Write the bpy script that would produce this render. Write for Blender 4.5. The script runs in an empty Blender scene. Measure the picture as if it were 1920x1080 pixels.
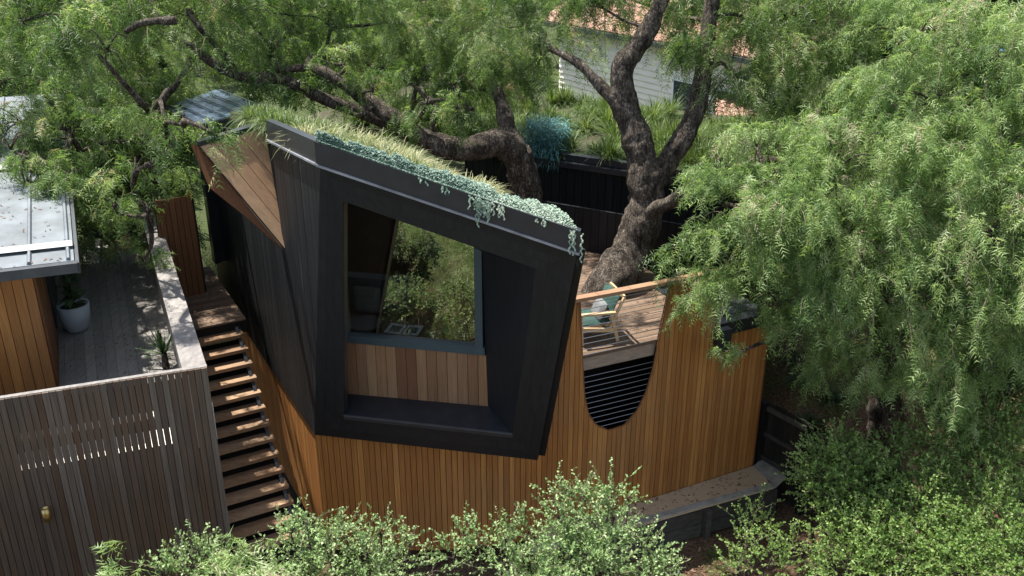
import bpy, math, random
from mathutils import noise as mnoise, Vector
import numpy as np
from math import radians as R
rng = np.random.default_rng(7)
random.seed(7)
sc = bpy.context.scene
col = sc.collection

# ------------------------------------------------------------------ camera, sky, sun, exposure
CAM_H, FPX, PITCH = 8.7, 1733.0, R(23.1)
cam = bpy.data.cameras.new('camera'); cam.sensor_width = 36; cam.lens = 36*FPX/1920
cam.clip_start = .1; cam.clip_end = 600
camo = bpy.data.objects.new('camera', cam); col.objects.link(camo)
camo.location = (0, 0, CAM_H); camo.rotation_euler = (R(90)-PITCH, 0, 0)
sc.camera = camo
SUN_EL, SUN_AZ = R(66), R(-52)            # azimuth from +Y towards +X
w = bpy.data.worlds.new('World'); sc.world = w; w.use_nodes = True
nt = w.node_tree; bg = nt.nodes['Background']
sky = nt.nodes.new('ShaderNodeTexSky'); sky.sky_type = 'NISHITA'; sky.sun_disc = False
sky.sun_elevation = SUN_EL; sky.sun_rotation = SUN_AZ
hsv = nt.nodes.new('ShaderNodeHueSaturation'); hsv.inputs['Saturation'].default_value = .6
nt.links.new(sky.outputs[0], hsv.inputs['Color']); nt.links.new(hsv.outputs[0], bg.inputs[0]); bg.inputs[1].default_value = .125
sl = bpy.data.lights.new('sun', 'SUN'); sl.energy = 4.8; sl.angle = R(.5); sl.color = (1, .95, .86)
so = bpy.data.objects.new('sun', sl); col.objects.link(so); so.location = (-20, 20, 40)
so.rotation_euler = (R(90)-SUN_EL, 0, math.pi - SUN_AZ)
sc.view_settings.view_transform = 'Standard'; sc.view_settings.look = 'None'
sc.view_settings.exposure = 1.2; sc.view_settings.gamma = 1
sc.cycles.max_bounces = 8; sc.cycles.transparent_max_bounces = 12
sc.cycles.diffuse_bounces = 4; sc.cycles.glossy_bounces = 3; sc.cycles.transmission_bounces = 4
sc.cycles.use_denoising = True

# ------------------------------------------------------------------ survey helpers: read real positions off the photograph
CF = np.array([0, math.cos(PITCH), -math.sin(PITCH)]); CU = np.array([0, math.sin(PITCH), math.cos(PITCH)])
CR = np.array([1., 0, 0]); CO = np.array([0, 0, CAM_H])
def ray(x, y): return CF + CR*(x-960)/FPX + CU*(540-y)/FPX
def Zp(x, y, z): d = ray(x, y); return CO + d*((z-CAM_H)/d[2])
def Yp(x, y, Y): d = ray(x, y); return CO + d*(Y/d[1])
def PLp(x, y, p, n): d = ray(x, y); return CO + d*(np.dot(n, np.asarray(p)-CO)/np.dot(n, d))
def Vp(x, y, a, dr): return PLp(x, y, np.array([a[0], a[1], 0.]), np.array([dr[1], -dr[0], 0.]))
def nrm(v): v = np.asarray(v, float); return v/np.linalg.norm(v)
UP = np.array([0, 0, 1.])

# ------------------------------------------------------------------ object helpers
WOFF = {}
def tag(o, label=None, cat=None, group=None, kind=None):
    if label: o['label'] = label
    if cat: o['category'] = cat
    if group: o['group'] = group
    if kind: o['kind'] = kind
    return o
def thing(name, loc, label, cat, group=None):
    o = bpy.data.objects.new(name, None); col.objects.link(o)
    o.location = tuple(loc); o.empty_display_size = .2
    WOFF[o.name] = np.asarray(loc, float)
    return tag(o, label, cat, group)
def link(name, me, parent=None, loc=None):
    o = bpy.data.objects.new(name, me); col.objects.link(o)
    if parent is not None: o.parent = parent
    return o
def build(name, V, Fs, mat, parent=None, smooth=False):
    """one mesh object from world-space vertices"""
    V = np.asarray(V, float); off = WOFF.get(parent.name, np.zeros(3)) if parent is not None else np.zeros(3)
    c = (V.min(0)+V.max(0))/2 if len(V) else np.zeros(3)
    me = bpy.data.meshes.new(name)
    me.from_pydata([tuple(v) for v in V-c], [], [tuple(f) for f in Fs])
    if mat is not None: me.materials.append(mat)
    if smooth: me.polygons.foreach_set('use_smooth', [True]*len(me.polygons))
    me.update()
    o = link(name, me, parent); o.location = tuple(c-off); WOFF[o.name] = c
    return o
class MB:
    def __init__(s): s.v = []; s.f = []
    def prism(s, poly, ext):
        poly = [np.asarray(p, float) for p in poly]; ext = np.asarray(ext, float); n = len(poly); b = len(s.v)
        nn = np.zeros(3)
        for i in range(1, n-1): nn += np.cross(poly[i]-poly[0], poly[i+1]-poly[0])
        if np.dot(nn, ext) > 0: poly = poly[::-1]
        s.v += poly + [p+ext for p in poly]
        s.f.append(tuple(b+i for i in range(n))); s.f.append(tuple(b+n+i for i in reversed(range(n))))
        for i in range(n):
            j = (i+1) % n; s.f.append((b+i, b+n+i, b+n+j, b+j))
        return s
    def box(s, c, ax, ay, az):
        c, ax, ay, az = [np.asarray(q, float) for q in (c, ax, ay, az)]
        return s.prism([c-ax/2-ay/2-az/2, c+ax/2-ay/2-az/2, c+ax/2+ay/2-az/2, c-ax/2+ay/2-az/2], az)
    def bar(s, a, b, w_, h_, up=UP):
        a = np.asarray(a, float); b = np.asarray(b, float); d = nrm(b-a)
        sd = np.cross(d, up); sd = nrm(sd) if np.linalg.norm(sd) > 1e-4 else np.array([1., 0, 0]); u = np.cross(sd, d)
        return s.prism([a-sd*w_/2-u*h_/2, a+sd*w_/2-u*h_/2, a+sd*w_/2+u*h_/2, a-sd*w_/2+u*h_/2], b-a)
    def tube(s, pts, rad, k=8, cap=True, jit=0.0, flat=None):
        pts = [np.asarray(p, float) for p in pts]; n = len(pts); b = len(s.v)
        ref = np.array([.31, .17, .93]); u = None
        for i, p in enumerate(pts):
            t = nrm(pts[min(i+1, n-1)]-pts[max(i-1, 0)])
            u = nrm(np.cross(t, ref)) if u is None else nrm(u - t*np.dot(u, t))
            v = np.cross(t, u); r = rad[i] if hasattr(rad, '__len__') else rad
            for j in range(k):
                a = 2*math.pi*j/k
                q = r*(1+(random.random()-.5)*jit)
                s.v.append(p + (u*math.cos(a)+v*math.sin(a))*q)
        for i in range(n-1):
            for j in range(k):
                s.f.append((b+i*k+j, b+i*k+(j+1) % k, b+(i+1)*k+(j+1) % k, b+(i+1)*k+j))
        if cap:
            s.f.append(tuple(b+j for j in reversed(range(k)))); s.f.append(tuple(b+(n-1)*k+j for j in range(k)))
        return s
    def lathe(s, c, prof, k=20):
        b = len(s.v)
        for r, z in prof:
            for j in range(k): s.v.append(np.array([c[0]+r*math.cos(2*math.pi*j/k), c[1]+r*math.sin(2*math.pi*j/k), c[2]+z]))
        for i in range(len(prof)-1):
            for j in range(k): s.f.append((b+i*k+j, b+i*k+(j+1) % k, b+(i+1)*k+(j+1) % k, b+(i+1)*k+j))
        return s
    def build(s, name, mat, parent=None, smooth=False): return build(name, s.v, s.f, mat, parent, smooth)
def prism(name, poly, ext, mat, parent=None): return MB().prism(poly, ext).build(name, mat, parent)
def box(name, c, ax, ay, az, mat, parent=None): return MB().box(c, ax, ay, az).build(name, mat, parent)

def clip(poly, a, c):                       # keep a.p <= c
    out = []
    for i in range(len(poly)):
        p, q = poly[i], poly[(i+1) % len(poly)]
        dp, dq = a[0]*p[0]+a[1]*p[1]-c, a[0]*q[0]+a[1]*q[1]-c
        if dp <= 0: out.append(p)
        if dp*dq < 0:
            t = dp/(dp-dq); out.append((p[0]+t*(q[0]-p[0]), p[1]+t*(q[1]-p[1])))
    return out
def clad(parent, name, O, ax, ay, poly, ang, width, gap, thick, mat, nvec, wj=.0, zj=.002):
    """boards running at angle ang (in the plane axes ax, ay) over a convex polygon, each its own object"""
    O = np.asarray(O, float); n = nrm(nvec)
    dx, dy = -math.sin(ang), math.cos(ang)  # across the boards
    ts = [dx*p[0]+dy*p[1] for p in poly]; t = min(ts); res = []
    mats = mat if isinstance(mat, (list, tuple)) else [mat]
    while t < max(ts)-.01:
        wd_ = width*(1+(random.random()-.5)*wj)
        q = clip(clip(poly, (-dx, -dy), -(t+gap/2)), (dx, dy), t+wd_-gap/2); t += wd_
        if len(q) < 3: continue
        area = abs(sum(q[i][0]*q[(i+1) % len(q)][1]-q[(i+1) % len(q)][0]*q[i][1] for i in range(len(q))))/2
        if area < 5e-4: continue
        P = [O+ax*p[0]+ay*p[1] for p in q]
        res.append(prism(name, P, n*(thick+(random.random()-.5)*zj), random.choice(mats), parent))
    return res

# ------------------------------------------------------------------ materials
def nodes(name):
    m = bpy.data.materials.new(name); m.use_nodes = True; t = m.node_tree
    b = t.nodes['Principled BSDF']; return m, t, b, lambda k: t.nodes.new(k), t.links.new
def ramp(N, stops):
    r = N('ShaderNodeValToRGB'); e = r.color_ramp.elements
    while len(e) < len(stops): e.new(.5)
    for i, (p, c) in enumerate(stops): e[i].position = p; e[i].color = (*c, 1)
    return r
def mixc(N, L, f, a, b, mode='MIX'):
    m = N('ShaderNodeMix'); m.data_type = 'RGBA'; m.blend_type = mode
    for k, v in ((0, f), (6, a), (7, b)):
        if hasattr(v, 'links'): L(v, m.inputs[k])
        elif isinstance(v, tuple): m.inputs[k].default_value = (*v, 1)
        else: m.inputs[k].default_value = v
    return m.outputs[2]
def wood(name, palette, scale=(18, 18, .9), rough=.6, grain=.5, bump=.25, weather=None, wamt=.4, spec=.3, streak=None):
    m, t, b, N, L = nodes(name)
    g = N('ShaderNodeNewGeometry'); oi = N('ShaderNodeObjectInfo')
    add = N('ShaderNodeVectorMath'); add.operation = 'ADD'
    sc3 = N('ShaderNodeVectorMath'); sc3.operation = 'SCALE'; sc3.inputs['Scale'].default_value = 37.
    L(oi.outputs['Random'], sc3.inputs[0]); L(g.outputs['Position'], add.inputs[0]); L(sc3.outputs[0], add.inputs[1])
    mp = N('ShaderNodeMapping'); mp.inputs['Scale'].default_value = scale; L(add.outputs[0], mp.inputs[0])
    n1 = N('ShaderNodeTexNoise'); n1.inputs['Scale'].default_value = 2.2; n1.inputs['Detail'].default_value = 7; n1.inputs['Roughness'].default_value = .65
    L(mp.outputs[0], n1.inputs['Vector'])
    rp = ramp(N, palette); rp.color_ramp.interpolation = 'LINEAR'; L(oi.outputs['Random'], rp.inputs[0])
    gr = ramp(N, [(.25, (1-grain,)*3), (.75, (1+grain*.55,)*3)]); L(n1.outputs[0], gr.inputs[0])
    c = mixc(N, L, 1., rp.outputs[0], gr.outputs[0], 'MULTIPLY')
    n2 = N('ShaderNodeTexNoise'); n2.inputs['Scale'].default_value = .9; n2.inputs['Detail'].default_value = 4; L(g.outputs['Position'], n2.inputs['Vector'])
    if weather:
        wr = ramp(N, [(.42, (0, 0, 0)), (.68, (wamt,)*3)]); L(n2.outputs[0], wr.inputs[0])
        c = mixc(N, L, wr.outputs[0], c, weather)
    if streak:
        mp2 = N('ShaderNodeMapping'); mp2.inputs['Scale'].default_value = (9, 9, .35); L(g.outputs['Position'], mp2.inputs[0])
        n3 = N('ShaderNodeTexNoise'); n3.inputs['Scale'].default_value = 1.6; n3.inputs['Detail'].default_value = 5; L(mp2.outputs[0], n3.inputs['Vector'])
        sr = ramp(N, [(.62, (0, 0, 0)), (.78, (.5,)*3)]); L(n3.outputs[0], sr.inputs[0])
        c = mixc(N, L, sr.outputs[0], c, streak)
    L(c, b.inputs['Base Color'])
    b.inputs['Roughness'].default_value = rough; b.inputs['Specular IOR Level'].default_value = spec
    bp = N('ShaderNodeBump'); bp.inputs['Strength'].default_value = bump; bp.inputs['Distance'].default_value = .004
    L(n1.outputs[0], bp.inputs['Height']); L(bp.outputs[0], b.inputs['Normal'])
    return m
def plain(name, c, rough=.6, metal=0., noise=.15, ns=6., spec=.4, bump=.0):
    m, t, b, N, L = nodes(name)
    g = N('ShaderNodeNewGeometry'); n1 = N('ShaderNodeTexNoise'); n1.inputs['Scale'].default_value = ns; n1.inputs['Detail'].default_value = 6
    L(g.outputs['Position'], n1.inputs['Vector'])
    gr = ramp(N, [(.3, (1-noise,)*3), (.7, (1+noise,)*3)]); L(n1.outputs[0], gr.inputs[0])
    L(mixc(N, L, 1., c, gr.outputs[0], 'MULTIPLY'), b.inputs['Base Color'])
    b.inputs['Roughness'].default_value = rough; b.inputs['Metallic'].default_value = metal; b.inputs['Specular IOR Level'].default_value = spec
    if bump:
        bp = N('ShaderNodeBump'); bp.inputs['Strength'].default_value = bump; bp.inputs['Distance'].default_value = .01
        L(n1.outputs[0], bp.inputs['Height']); L(bp.outputs[0], b.inputs['Normal'])
    return m
def leaf(name, stops, trans=.3, rough=.5, spec=.35):
    m, t, b, N, L = nodes(name)
    a = N('ShaderNodeAttribute'); a.attribute_name = 'tone'
    rp = ramp(N, stops); L(a.outputs['Fac'], rp.inputs[0])
    L(rp.outputs[0], b.inputs['Base Color']); b.inputs['Roughness'].default_value = rough; b.inputs['Specular IOR Level'].default_value = spec
    tr = N('ShaderNodeBsdfTranslucent'); mx = N('ShaderNodeMixShader'); mx.inputs[0].default_value = trans
    hs = N('ShaderNodeHueSaturation'); hs.inputs['Saturation'].default_value = 1.15; hs.inputs['Value'].default_value = 1.5; hs.inputs['Hue'].default_value = .485
    L(rp.outputs[0], hs.inputs['Color']); L(hs.outputs[0], tr.inputs[0])
    L(b.outputs[0], mx.inputs[1]); L(tr.outputs[0], mx.inputs[2]); L(mx.outputs[0], t.nodes['Material Output'].inputs[0])
    return m
def barkm(name, c1, c2):
    m, t, b, N, L = nodes(name)
    g = N('ShaderNodeNewGeometry')
    mp = N('ShaderNodeMapping'); mp.inputs['Scale'].default_value = (1, 1, .32); L(g.outputs['Position'], mp.inputs[0])
    n1 = N('ShaderNodeTexNoise'); n1.inputs['Scale'].default_value = 7; n1.inputs['Detail'].default_value = 9; n1.inputs['Roughness'].default_value = .7; L(mp.outputs[0], n1.inputs['Vector'])
    v = N('ShaderNodeTexVoronoi'); v.inputs['Scale'].default_value = 24; v.feature = 'DISTANCE_TO_EDGE'
    w_ = N('ShaderNodeVectorMath'); w_.operation = 'ADD'; sN = N('ShaderNodeVectorMath'); sN.operation = 'SCALE'; sN.inputs['Scale'].default_value = .35
    L(n1.outputs['Color'], sN.inputs[0]); L(mp.outputs[0], w_.inputs[0]); L(sN.outputs[0], w_.inputs[1]); L(w_.outputs[0], v.inputs['Vector'])
    rp = ramp(N, [(.36, c1), (.58, c2), (.70, tuple(min(.5, q*1.9) for q in c2))]); L(n1.outputs[0], rp.inputs[0])
    vr = ramp(N, [(.0, (.38,)*3), (.14, (1, 1, 1))]); L(v.outputs['Distance'], vr.inputs[0])
    L(mixc(N, L, 1., rp.outputs[0], vr.outputs[0], 'MULTIPLY'), b.inputs['Base Color'])
    b.inputs['Roughness'].default_value = .9; b.inputs['Specular IOR Level'].default_value = .15
    ad = N('ShaderNodeMath'); ad.operation = 'ADD'; L(n1.outputs[0], ad.inputs[0]); L(vr.outputs[0], ad.inputs[1])
    bp = N('ShaderNodeBump'); bp.inputs['Strength'].default_value = 1.; bp.inputs['Distance'].default_value = .06
    L(ad.outputs[0], bp.inputs['Height']); L(bp.outputs[0], b.inputs['Normal'])
    return m

BLACK = wood('black_stained_timber', [(0, (.0065, .008, .010)), (.5, (.009, .0105, .013)), (1, (.013, .015, .018))], grain=.45, rough=.5, bump=.4, spec=.35, streak=(.085, .09, .10))
BLACKF = wood('black_frame_timber', [(0, (.010, .012, .015)), (1, (.013, .0155, .019))], scale=(7, 7, 1.2), grain=.5, rough=.55, bump=.5, spec=.35, streak=(.022, .025, .028))
BLACKM = plain('black_metal', (.022, .025, .030), rough=.35, noise=.2, spec=.5)
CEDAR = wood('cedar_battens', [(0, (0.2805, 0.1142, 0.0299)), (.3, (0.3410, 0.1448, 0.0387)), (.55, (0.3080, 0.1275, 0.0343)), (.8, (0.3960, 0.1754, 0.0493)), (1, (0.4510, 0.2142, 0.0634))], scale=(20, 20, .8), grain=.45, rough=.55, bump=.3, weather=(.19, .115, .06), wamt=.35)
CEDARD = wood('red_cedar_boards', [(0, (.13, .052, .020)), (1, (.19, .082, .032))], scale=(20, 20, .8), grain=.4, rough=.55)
PANEL = wood('window_panel_boards', [(0, (.20, .105, .055)), (.25, (.26, .15, .085)), (.5, (.155, .068, .036)), (.75, (.31, .185, .105)), (1, (.23, .12, .06))], scale=(22, 22, .9), grain=.35, rough=.6)
SOFFIT = wood('canopy_cedar_boards', [(0, (.40, .25, .145)), (.4, (.46, .30, .18)), (.7, (.34, .18, .09)), (1, (.50, .33, .205))], scale=(4, 12, 4), grain=.28, rough=.6)
SCREENM = wood('weathered_slats', [(0, (0.0837, 0.0635, 0.0513)), (.35, (0.1188, 0.0932, 0.0756)), (.6, (0.1013, 0.0635, 0.0446)), (1, (0.1620, 0.1377, 0.1174))], scale=(22, 22, .7), grain=.55, rough=.8, weather=(.12, .075, .045), wamt=.5, spec=.15)
CAPM = wood('weathered_cap', [(0, (0.2200, 0.2068, 0.1980)), (1, (0.2904, 0.2728, 0.2610))], scale=(8, 3, 8), grain=.4, rough=.85, spec=.1)
DECKG = wood('grey_deck_boards', [(0, (.21, .20, .19)), (.5, (.26, .245, .23)), (1, (.30, .285, .265))], scale=(14, 2, 14), grain=.35, rough=.85, spec=.1)
DECKB = wood('brown_deck_boards', [(0, (.115, .078, .054)), (.5, (.155, .105, .072)), (1, (.20, .14, .10))], scale=(10, 10, 10), grain=.35, rough=.75, spec=.2)
TREADM = wood('stair_treads', [(0, (.25, .155, .09)), (.5, (.33, .21, .13)), (1, (.38, .26, .165))], scale=(3, 12, 12), grain=.4, rough=.8, spec=.15, weather=(.12, .08, .055), wamt=.5)
RAILM = wood('handrail_timber', [(0, (.27, .155, .09)), (1, (.32, .19, .115))], scale=(3, 3, 12), grain=.3, rough=.6)
BEAMM = wood('deck_beam', [(0, (.27, .21, .165)), (1, (.33, .255, .20))], scale=(3, 3, 14), grain=.35, rough=.8)
CHAIRM = wood('chair_oak', [(0, (.46, .32, .18)), (1, (.52, .37, .21))], scale=(9, 9, 9), grain=.2, rough=.5)
FENCEM = wood('black_fence_boards', [(0, (.014, .013, .012)), (1, (.026, .023, .020))], grain=.5, rough=.8, spec=.15)
SLEEPER = wood('dark_sleepers', [(0, (.045, .042, .038)), (1, (.07, .064, .056))], scale=(3, 3, 9), grain=.5, rough=.9, spec=.1)
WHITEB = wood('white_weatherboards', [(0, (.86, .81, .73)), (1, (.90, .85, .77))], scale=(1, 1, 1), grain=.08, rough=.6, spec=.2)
TILE = wood('terracotta_tiles', [(0, (.27, .16, .12)), (.5, (.33, .20, .15)), (1, (.40, .27, .21))], scale=(4, 4, 4), grain=.3, rough=.85, spec=.1)
ROOFM = plain('pale_metal_roof', (.115, .135, .152), rough=.5, metal=.0, noise=.35, ns=3.2, spec=.5)
ROOFD = plain('blue_grey_metal_roof', (.09, .135, .185), rough=.3, metal=.4, noise=.35, ns=5, spec=.5)
GUTTER = plain('charcoal_gutter', (.055, .06, .068), rough=.4, noise=.15)
STEEL = plain('stainless_wire', (.35, .35, .35), rough=.3, metal=.9, noise=.05)
FLASHM = plain('flashing_metal', (.22, .23, .25), rough=.4, noise=.3, ns=4)
CONC = plain('concrete', (.27, .255, .23), rough=.85, noise=.25, ns=9, bump=.3)
GRAVEL = plain('gravel_path', (.47, .345, .225), rough=.95, noise=.3, ns=110, bump=.5)
POTM = plain('grey_pot_glaze', (.36, .40, .43), rough=.55, noise=.08)
BRASS = plain('brass', (.55, .40, .16), rough=.32, metal=.85, noise=.1)
GREENC = plain('green_cushion', (.040, .080, .068), rough=.9, noise=.2, ns=30, spec=.1)
GREYC = plain('grey_cushion', (.17, .175, .18), rough=.95, noise=.2, ns=40, spec=.05)
WHITEC = plain('white_paper', (.84, .87, .88), rough=.7, noise=.12, ns=14)
PHOTOC = plain('printed_picture', (.10, .13, .15), rough=.6, noise=.6, ns=40)
WICKER = plain('pale_wicker', (.48, .42, .22), rough=.7, noise=.2)
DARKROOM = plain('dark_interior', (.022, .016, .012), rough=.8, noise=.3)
FLOORIN = wood('interior_timber', [(0, (.17, .09, .04)), (1, (.22, .12, .055))], scale=(3, 12, 3), grain=.3, rough=.4)
SOIL = plain('roof_soil', (.05, .048, .025), rough=1, noise=.4, ns=20)
BLUECL = plain('blue_cloth', (.05, .19, .42), rough=.8, noise=.15)
YELLOWM = plain('yellow_paint', (.62, .55, .06), rough=.6, noise=.1)
CERAM = plain('dark_ceramic', (.05, .06, .07), rough=.4, noise=.1)
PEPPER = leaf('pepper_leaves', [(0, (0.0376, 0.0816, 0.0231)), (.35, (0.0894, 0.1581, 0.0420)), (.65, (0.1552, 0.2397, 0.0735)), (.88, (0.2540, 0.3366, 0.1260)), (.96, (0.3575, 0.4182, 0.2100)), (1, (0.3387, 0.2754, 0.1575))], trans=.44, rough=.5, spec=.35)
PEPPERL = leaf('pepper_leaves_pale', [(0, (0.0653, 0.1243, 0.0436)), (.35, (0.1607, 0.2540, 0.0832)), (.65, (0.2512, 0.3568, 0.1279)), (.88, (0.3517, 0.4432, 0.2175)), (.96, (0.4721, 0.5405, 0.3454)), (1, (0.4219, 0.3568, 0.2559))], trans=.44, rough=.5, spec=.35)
PITTO = leaf('pittosporum_leaves', [(0, (0.0990, 0.1785, 0.0578)), (.4, (0.1881, 0.2940, 0.1040)), (.75, (0.2970, 0.4095, 0.1790)), (1, (0.4356, 0.5250, 0.3119))], trans=.25)
SHRUBL = leaf('shrub_leaves', [(0, (0.0714, 0.1512, 0.0360)), (.4, (0.1428, 0.2475, 0.0624)), (.75, (0.2286, 0.3438, 0.1039)), (1, (0.3571, 0.4537, 0.1802))], trans=.38)
BGLEAF = leaf('far_leaves', [(0, (.028, .058, .014)), (.5, (.06, .11, .025)), (1, (.12, .17, .05))], trans=.3)
STRAW = leaf('straw_grass', [(0, (.17, .20, .085)), (.5, (.27, .285, .14)), (1, (.44, .425, .25))], trans=.3)
GREENG = leaf('green_grass', [(0, (.035, .075, .02)), (.5, (.085, .14, .035)), (1, (.20, .25, .075))], trans=.35)
SILVER = leaf('silver_leaves', [(0, (.08, .15, .12)), (.4, (.17, .255, .20)), (.7, (.28, .36, .28)), (1, (.46, .52, .42))], trans=.15, rough=.6)
BLUEP = leaf('blue_chalk_leaves', [(0, (.05, .15, .16)), (.5, (.10, .26, .27)), (1, (.22, .42, .42))], trans=.15, rough=.6)
DARKL = leaf('dark_strap_leaves', [(0, (.02, .045, .02)), (1, (.07, .12, .045))], trans=.2)
BARK = barkm('pepper_bark', (.055, .043, .034), (.23, .19, .155))
TWIG = plain('twigs', (.15, .115, .085), rough=.9, noise=.3)
MULCH = None
def glassm():
    m, t, b, N, L = nodes('window_glass')
    fr = N('ShaderNodeFresnel'); fr.inputs[0].default_value = 1.55
    ma = N('ShaderNodeMath'); ma.operation = 'MULTIPLY_ADD'; ma.inputs[1].default_value = 1.4; ma.inputs[2].default_value = .24; L(fr.outputs[0], ma.inputs[0])
    g = N('ShaderNodeBsdfGlossy'); g.inputs['Roughness'].default_value = .012; g.inputs['Color'].default_value = (.95, .95, .86, 1)
    tr = N('ShaderNodeBsdfTransparent'); tr.inputs[0].default_value = (.86, .89, .88, 1)
    mx = N('ShaderNodeMixShader'); L(ma.outputs[0], mx.inputs[0]); L(tr.outputs[0], mx.inputs[1]); L(g.outputs[0], mx.inputs[2])
    L(mx.outputs[0], t.nodes['Material Output'].inputs[0]); return m
GLASS = glassm()
def groundm():
    m, t, b, N, L = nodes('mulch_and_soil')
    g = N('ShaderNodeNewGeometry')
    n1 = N('ShaderNodeTexNoise'); n1.inputs['Scale'].default_value = 24; n1.inputs['Detail'].default_value = 8; L(g.outputs['Position'], n1.inputs['Vector'])
    n2 = N('ShaderNodeTexNoise'); n2.inputs['Scale'].default_value = .7; n2.inputs['Detail'].default_value = 4; L(g.outputs['Position'], n2.inputs['Vector'])
    a = ramp(N, [(.3, (.05, .030, .020)), (.55, (.12, .075, .05)), (.75, (.22, .15, .10))]); L(n1.outputs[0], a.inputs[0])
    c = ramp(N, [(.35, (.04, .055, .018)), (.7, (.10, .12, .04))]); L(n1.outputs[0], c.inputs[0])
    f = ramp(N, [(.52, (0, 0, 0)), (.62, (.8,)*3)]); L(n2.outputs[0], f.inputs[0])
    sx = N('ShaderNodeSeparateXYZ'); L(g.outputs['Position'], sx.inputs[0])
    mr = N('ShaderNodeMapRange'); mr.inputs['From Min'].default_value = 14.5; mr.inputs['From Max'].default_value = 18; L(sx.outputs['Y'], mr.inputs['Value'])
    gg = ramp(N, [(.3, (.028, .042, .016)), (.7, (.075, .09, .038))]); L(n1.outputs[0], gg.inputs[0])
    base_ = mixc(N, L, f.outputs[0], a.outputs[0], c.outputs[0])
    L(mixc(N, L, mr.outputs[0], base_, gg.outputs[0]), b.inputs['Base Color']); b.inputs['Roughness'].default_value = 1; b.inputs['Specular IOR Level'].default_value = .1
    bp = N('ShaderNodeBump'); bp.inputs['Strength'].default_value = .8; bp.inputs['Distance'].default_value = .03; L(n1.outputs[0], bp.inputs['Height']); L(bp.outputs[0], b.inputs['Normal'])
    return m
GROUND = groundm()

# ------------------------------------------------------------------ ground
def smooth(x, a, b): t = np.clip((x-a)/(b-a), 0, 1); return t*t*(3-2*t)
def gz(x, y):
    x = np.asarray(x, float); y = np.asarray(y, float)
    return -.5 + 2.6*smooth(y, 17.5, 21) + 1.5*smooth(y, 12.7, 16.5)*smooth(x, 4.2, 5.2)*(1-smooth(y, 17.5, 21)*.6) \
        + 2.4*smooth(y, 14.0, 16)*smooth(-x, 5.5, 6.5)*(1-smooth(y, 17.5, 21)) + .03*np.sin(x*2.1+y*1.3) + .03*np.sin(y*2.7-x)
xs = np.concatenate([np.linspace(-90, -12, 24), np.linspace(-11.5, 11.5, 110), np.linspace(12, 90, 24)])
ys = np.concatenate([np.linspace(-12, 2, 12), np.linspace(2.3, 24, 100), np.linspace(25, 220, 40)])
GX, GY = np.meshgrid(xs, ys); GZ = gz(GX, GY)
nx, ny = len(xs), len(ys)
tag(build('ground', np.stack([GX, GY, GZ], -1).reshape(-1, 3), [(j*nx+i, j*nx+i+1, (j+1)*nx+i+1, (j+1)*nx+i) for j in range(ny-1) for i in range(nx-1)], GROUND, smooth=True), kind='structure')

# ------------------------------------------------------------------ key points of the black and cedar house
ZB = 1.85
BL = Zp(590, 815, ZB); BR = Zp(1008, 863, ZB)
WD = nrm(Zp(470, 635, ZB)-BL)                      # the left wall runs back along this
WN = np.array([-WD[1], WD[0], 0.])                  # its outward normal (left)
TL = Vp(600, 308, BL, WD)
FN = nrm(np.cross(BR-BL, TL-BL)); FN = FN if FN[1] < 0 else -FN
TR = PLp(1082, 474, BL, FN)
iTL, iTR, iBR, iBL = [PLp(*p, BL, FN) for p in ((643, 377), (1005, 504), (961, 815), (645, 780))]
house = thing('garden_studio', (BL[0], BL[1], 0), 'black timber studio with a tilted picture window above cedar battens', 'house')

# curved cedar wall in plan
cpts = np.array([(-2.717, 10.955), (-1.75, 10.93), (-.8, 10.965), (.05, 11.11), (.75, 11.38), (1.82, 11.86), (2.9, 12.385), (4.0, 12.93)])
def catmull(P, n=24):
    P = np.asarray(P, float); Q = np.vstack([2*P[0]-P[1], P, 2*P[-1]-P[-2]]); out = []
    for i in range(1, len(Q)-2):
        for t in np.linspace(0, 1, n, endpoint=False):
            out.append(.5*((2*Q[i])+(-Q[i-1]+Q[i+1])*t+(2*Q[i-1]-5*Q[i]+4*Q[i+1]-Q[i+2])*t*t+(-Q[i-1]+3*Q[i]-3*Q[i+1]+Q[i+2])*t**3))
    out.append(P[-1]); return np.array(out)
CW = catmull(cpts); CS = np.concatenate([[0], np.cumsum(np.linalg.norm(np.diff(CW, axis=0), axis=1))])
def wpt(s): return np.array([np.interp(s, CS, CW[:, 0]), np.interp(s, CS, CW[:, 1])])
def wtan(s): return nrm(wpt(min(s+.02, CS[-1]))-wpt(max(s-.02, 0)))
ang_x = np.array([960+FPX*0 for _ in CW])
def s_of_px(x, y):                                  # where the ray through this pixel meets the curved wall
    d = ray(x, y); az = d[0]/d[1]; k = CW[:, 0]/CW[:, 1]
    s = np.interp(az, k, CS); p = wpt(s); return s, CAM_H + d[2]*(p[1]/d[1])
# the opening cut into the wall
uL = [(1085, 566), (1088, 640), (1090, 690), (1093, 740), (1100, 775), (1115, 797), (1140, 808)]
uR = [(1140, 808), (1170, 798), (1195, 770), (1212, 735), (1225, 690), (1236, 635), (1250, 570), (1258, 532)]
U = [s_of_px(*p) for p in uL+uR[1:]]
us = np.array([u[0] for u in U]); uz = np.array([u[1] for u in U])
il = np.argmin(uz); sL0, sR0 = us[0], us[-1]
for i in range(1, len(us)):
    if us[i] <= us[i-1]: us[i] = us[i-1]+1e-3
def topz(s):                                        # upper end of the battens
    if us[0]-.02 < s < us[-1]: return float(np.interp(s, us, uz))
    return None
DECKZ = 2.75
sRail0, zr0 = s_of_px(1063, 558); sRail1, zr1 = s_of_px(1300, 519)
RAILZ = 3.66; sStep = s_of_px(1338, 600)[0]
core = MB()                                         # dark backing behind the battens, full below the opening and each side of it
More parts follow.
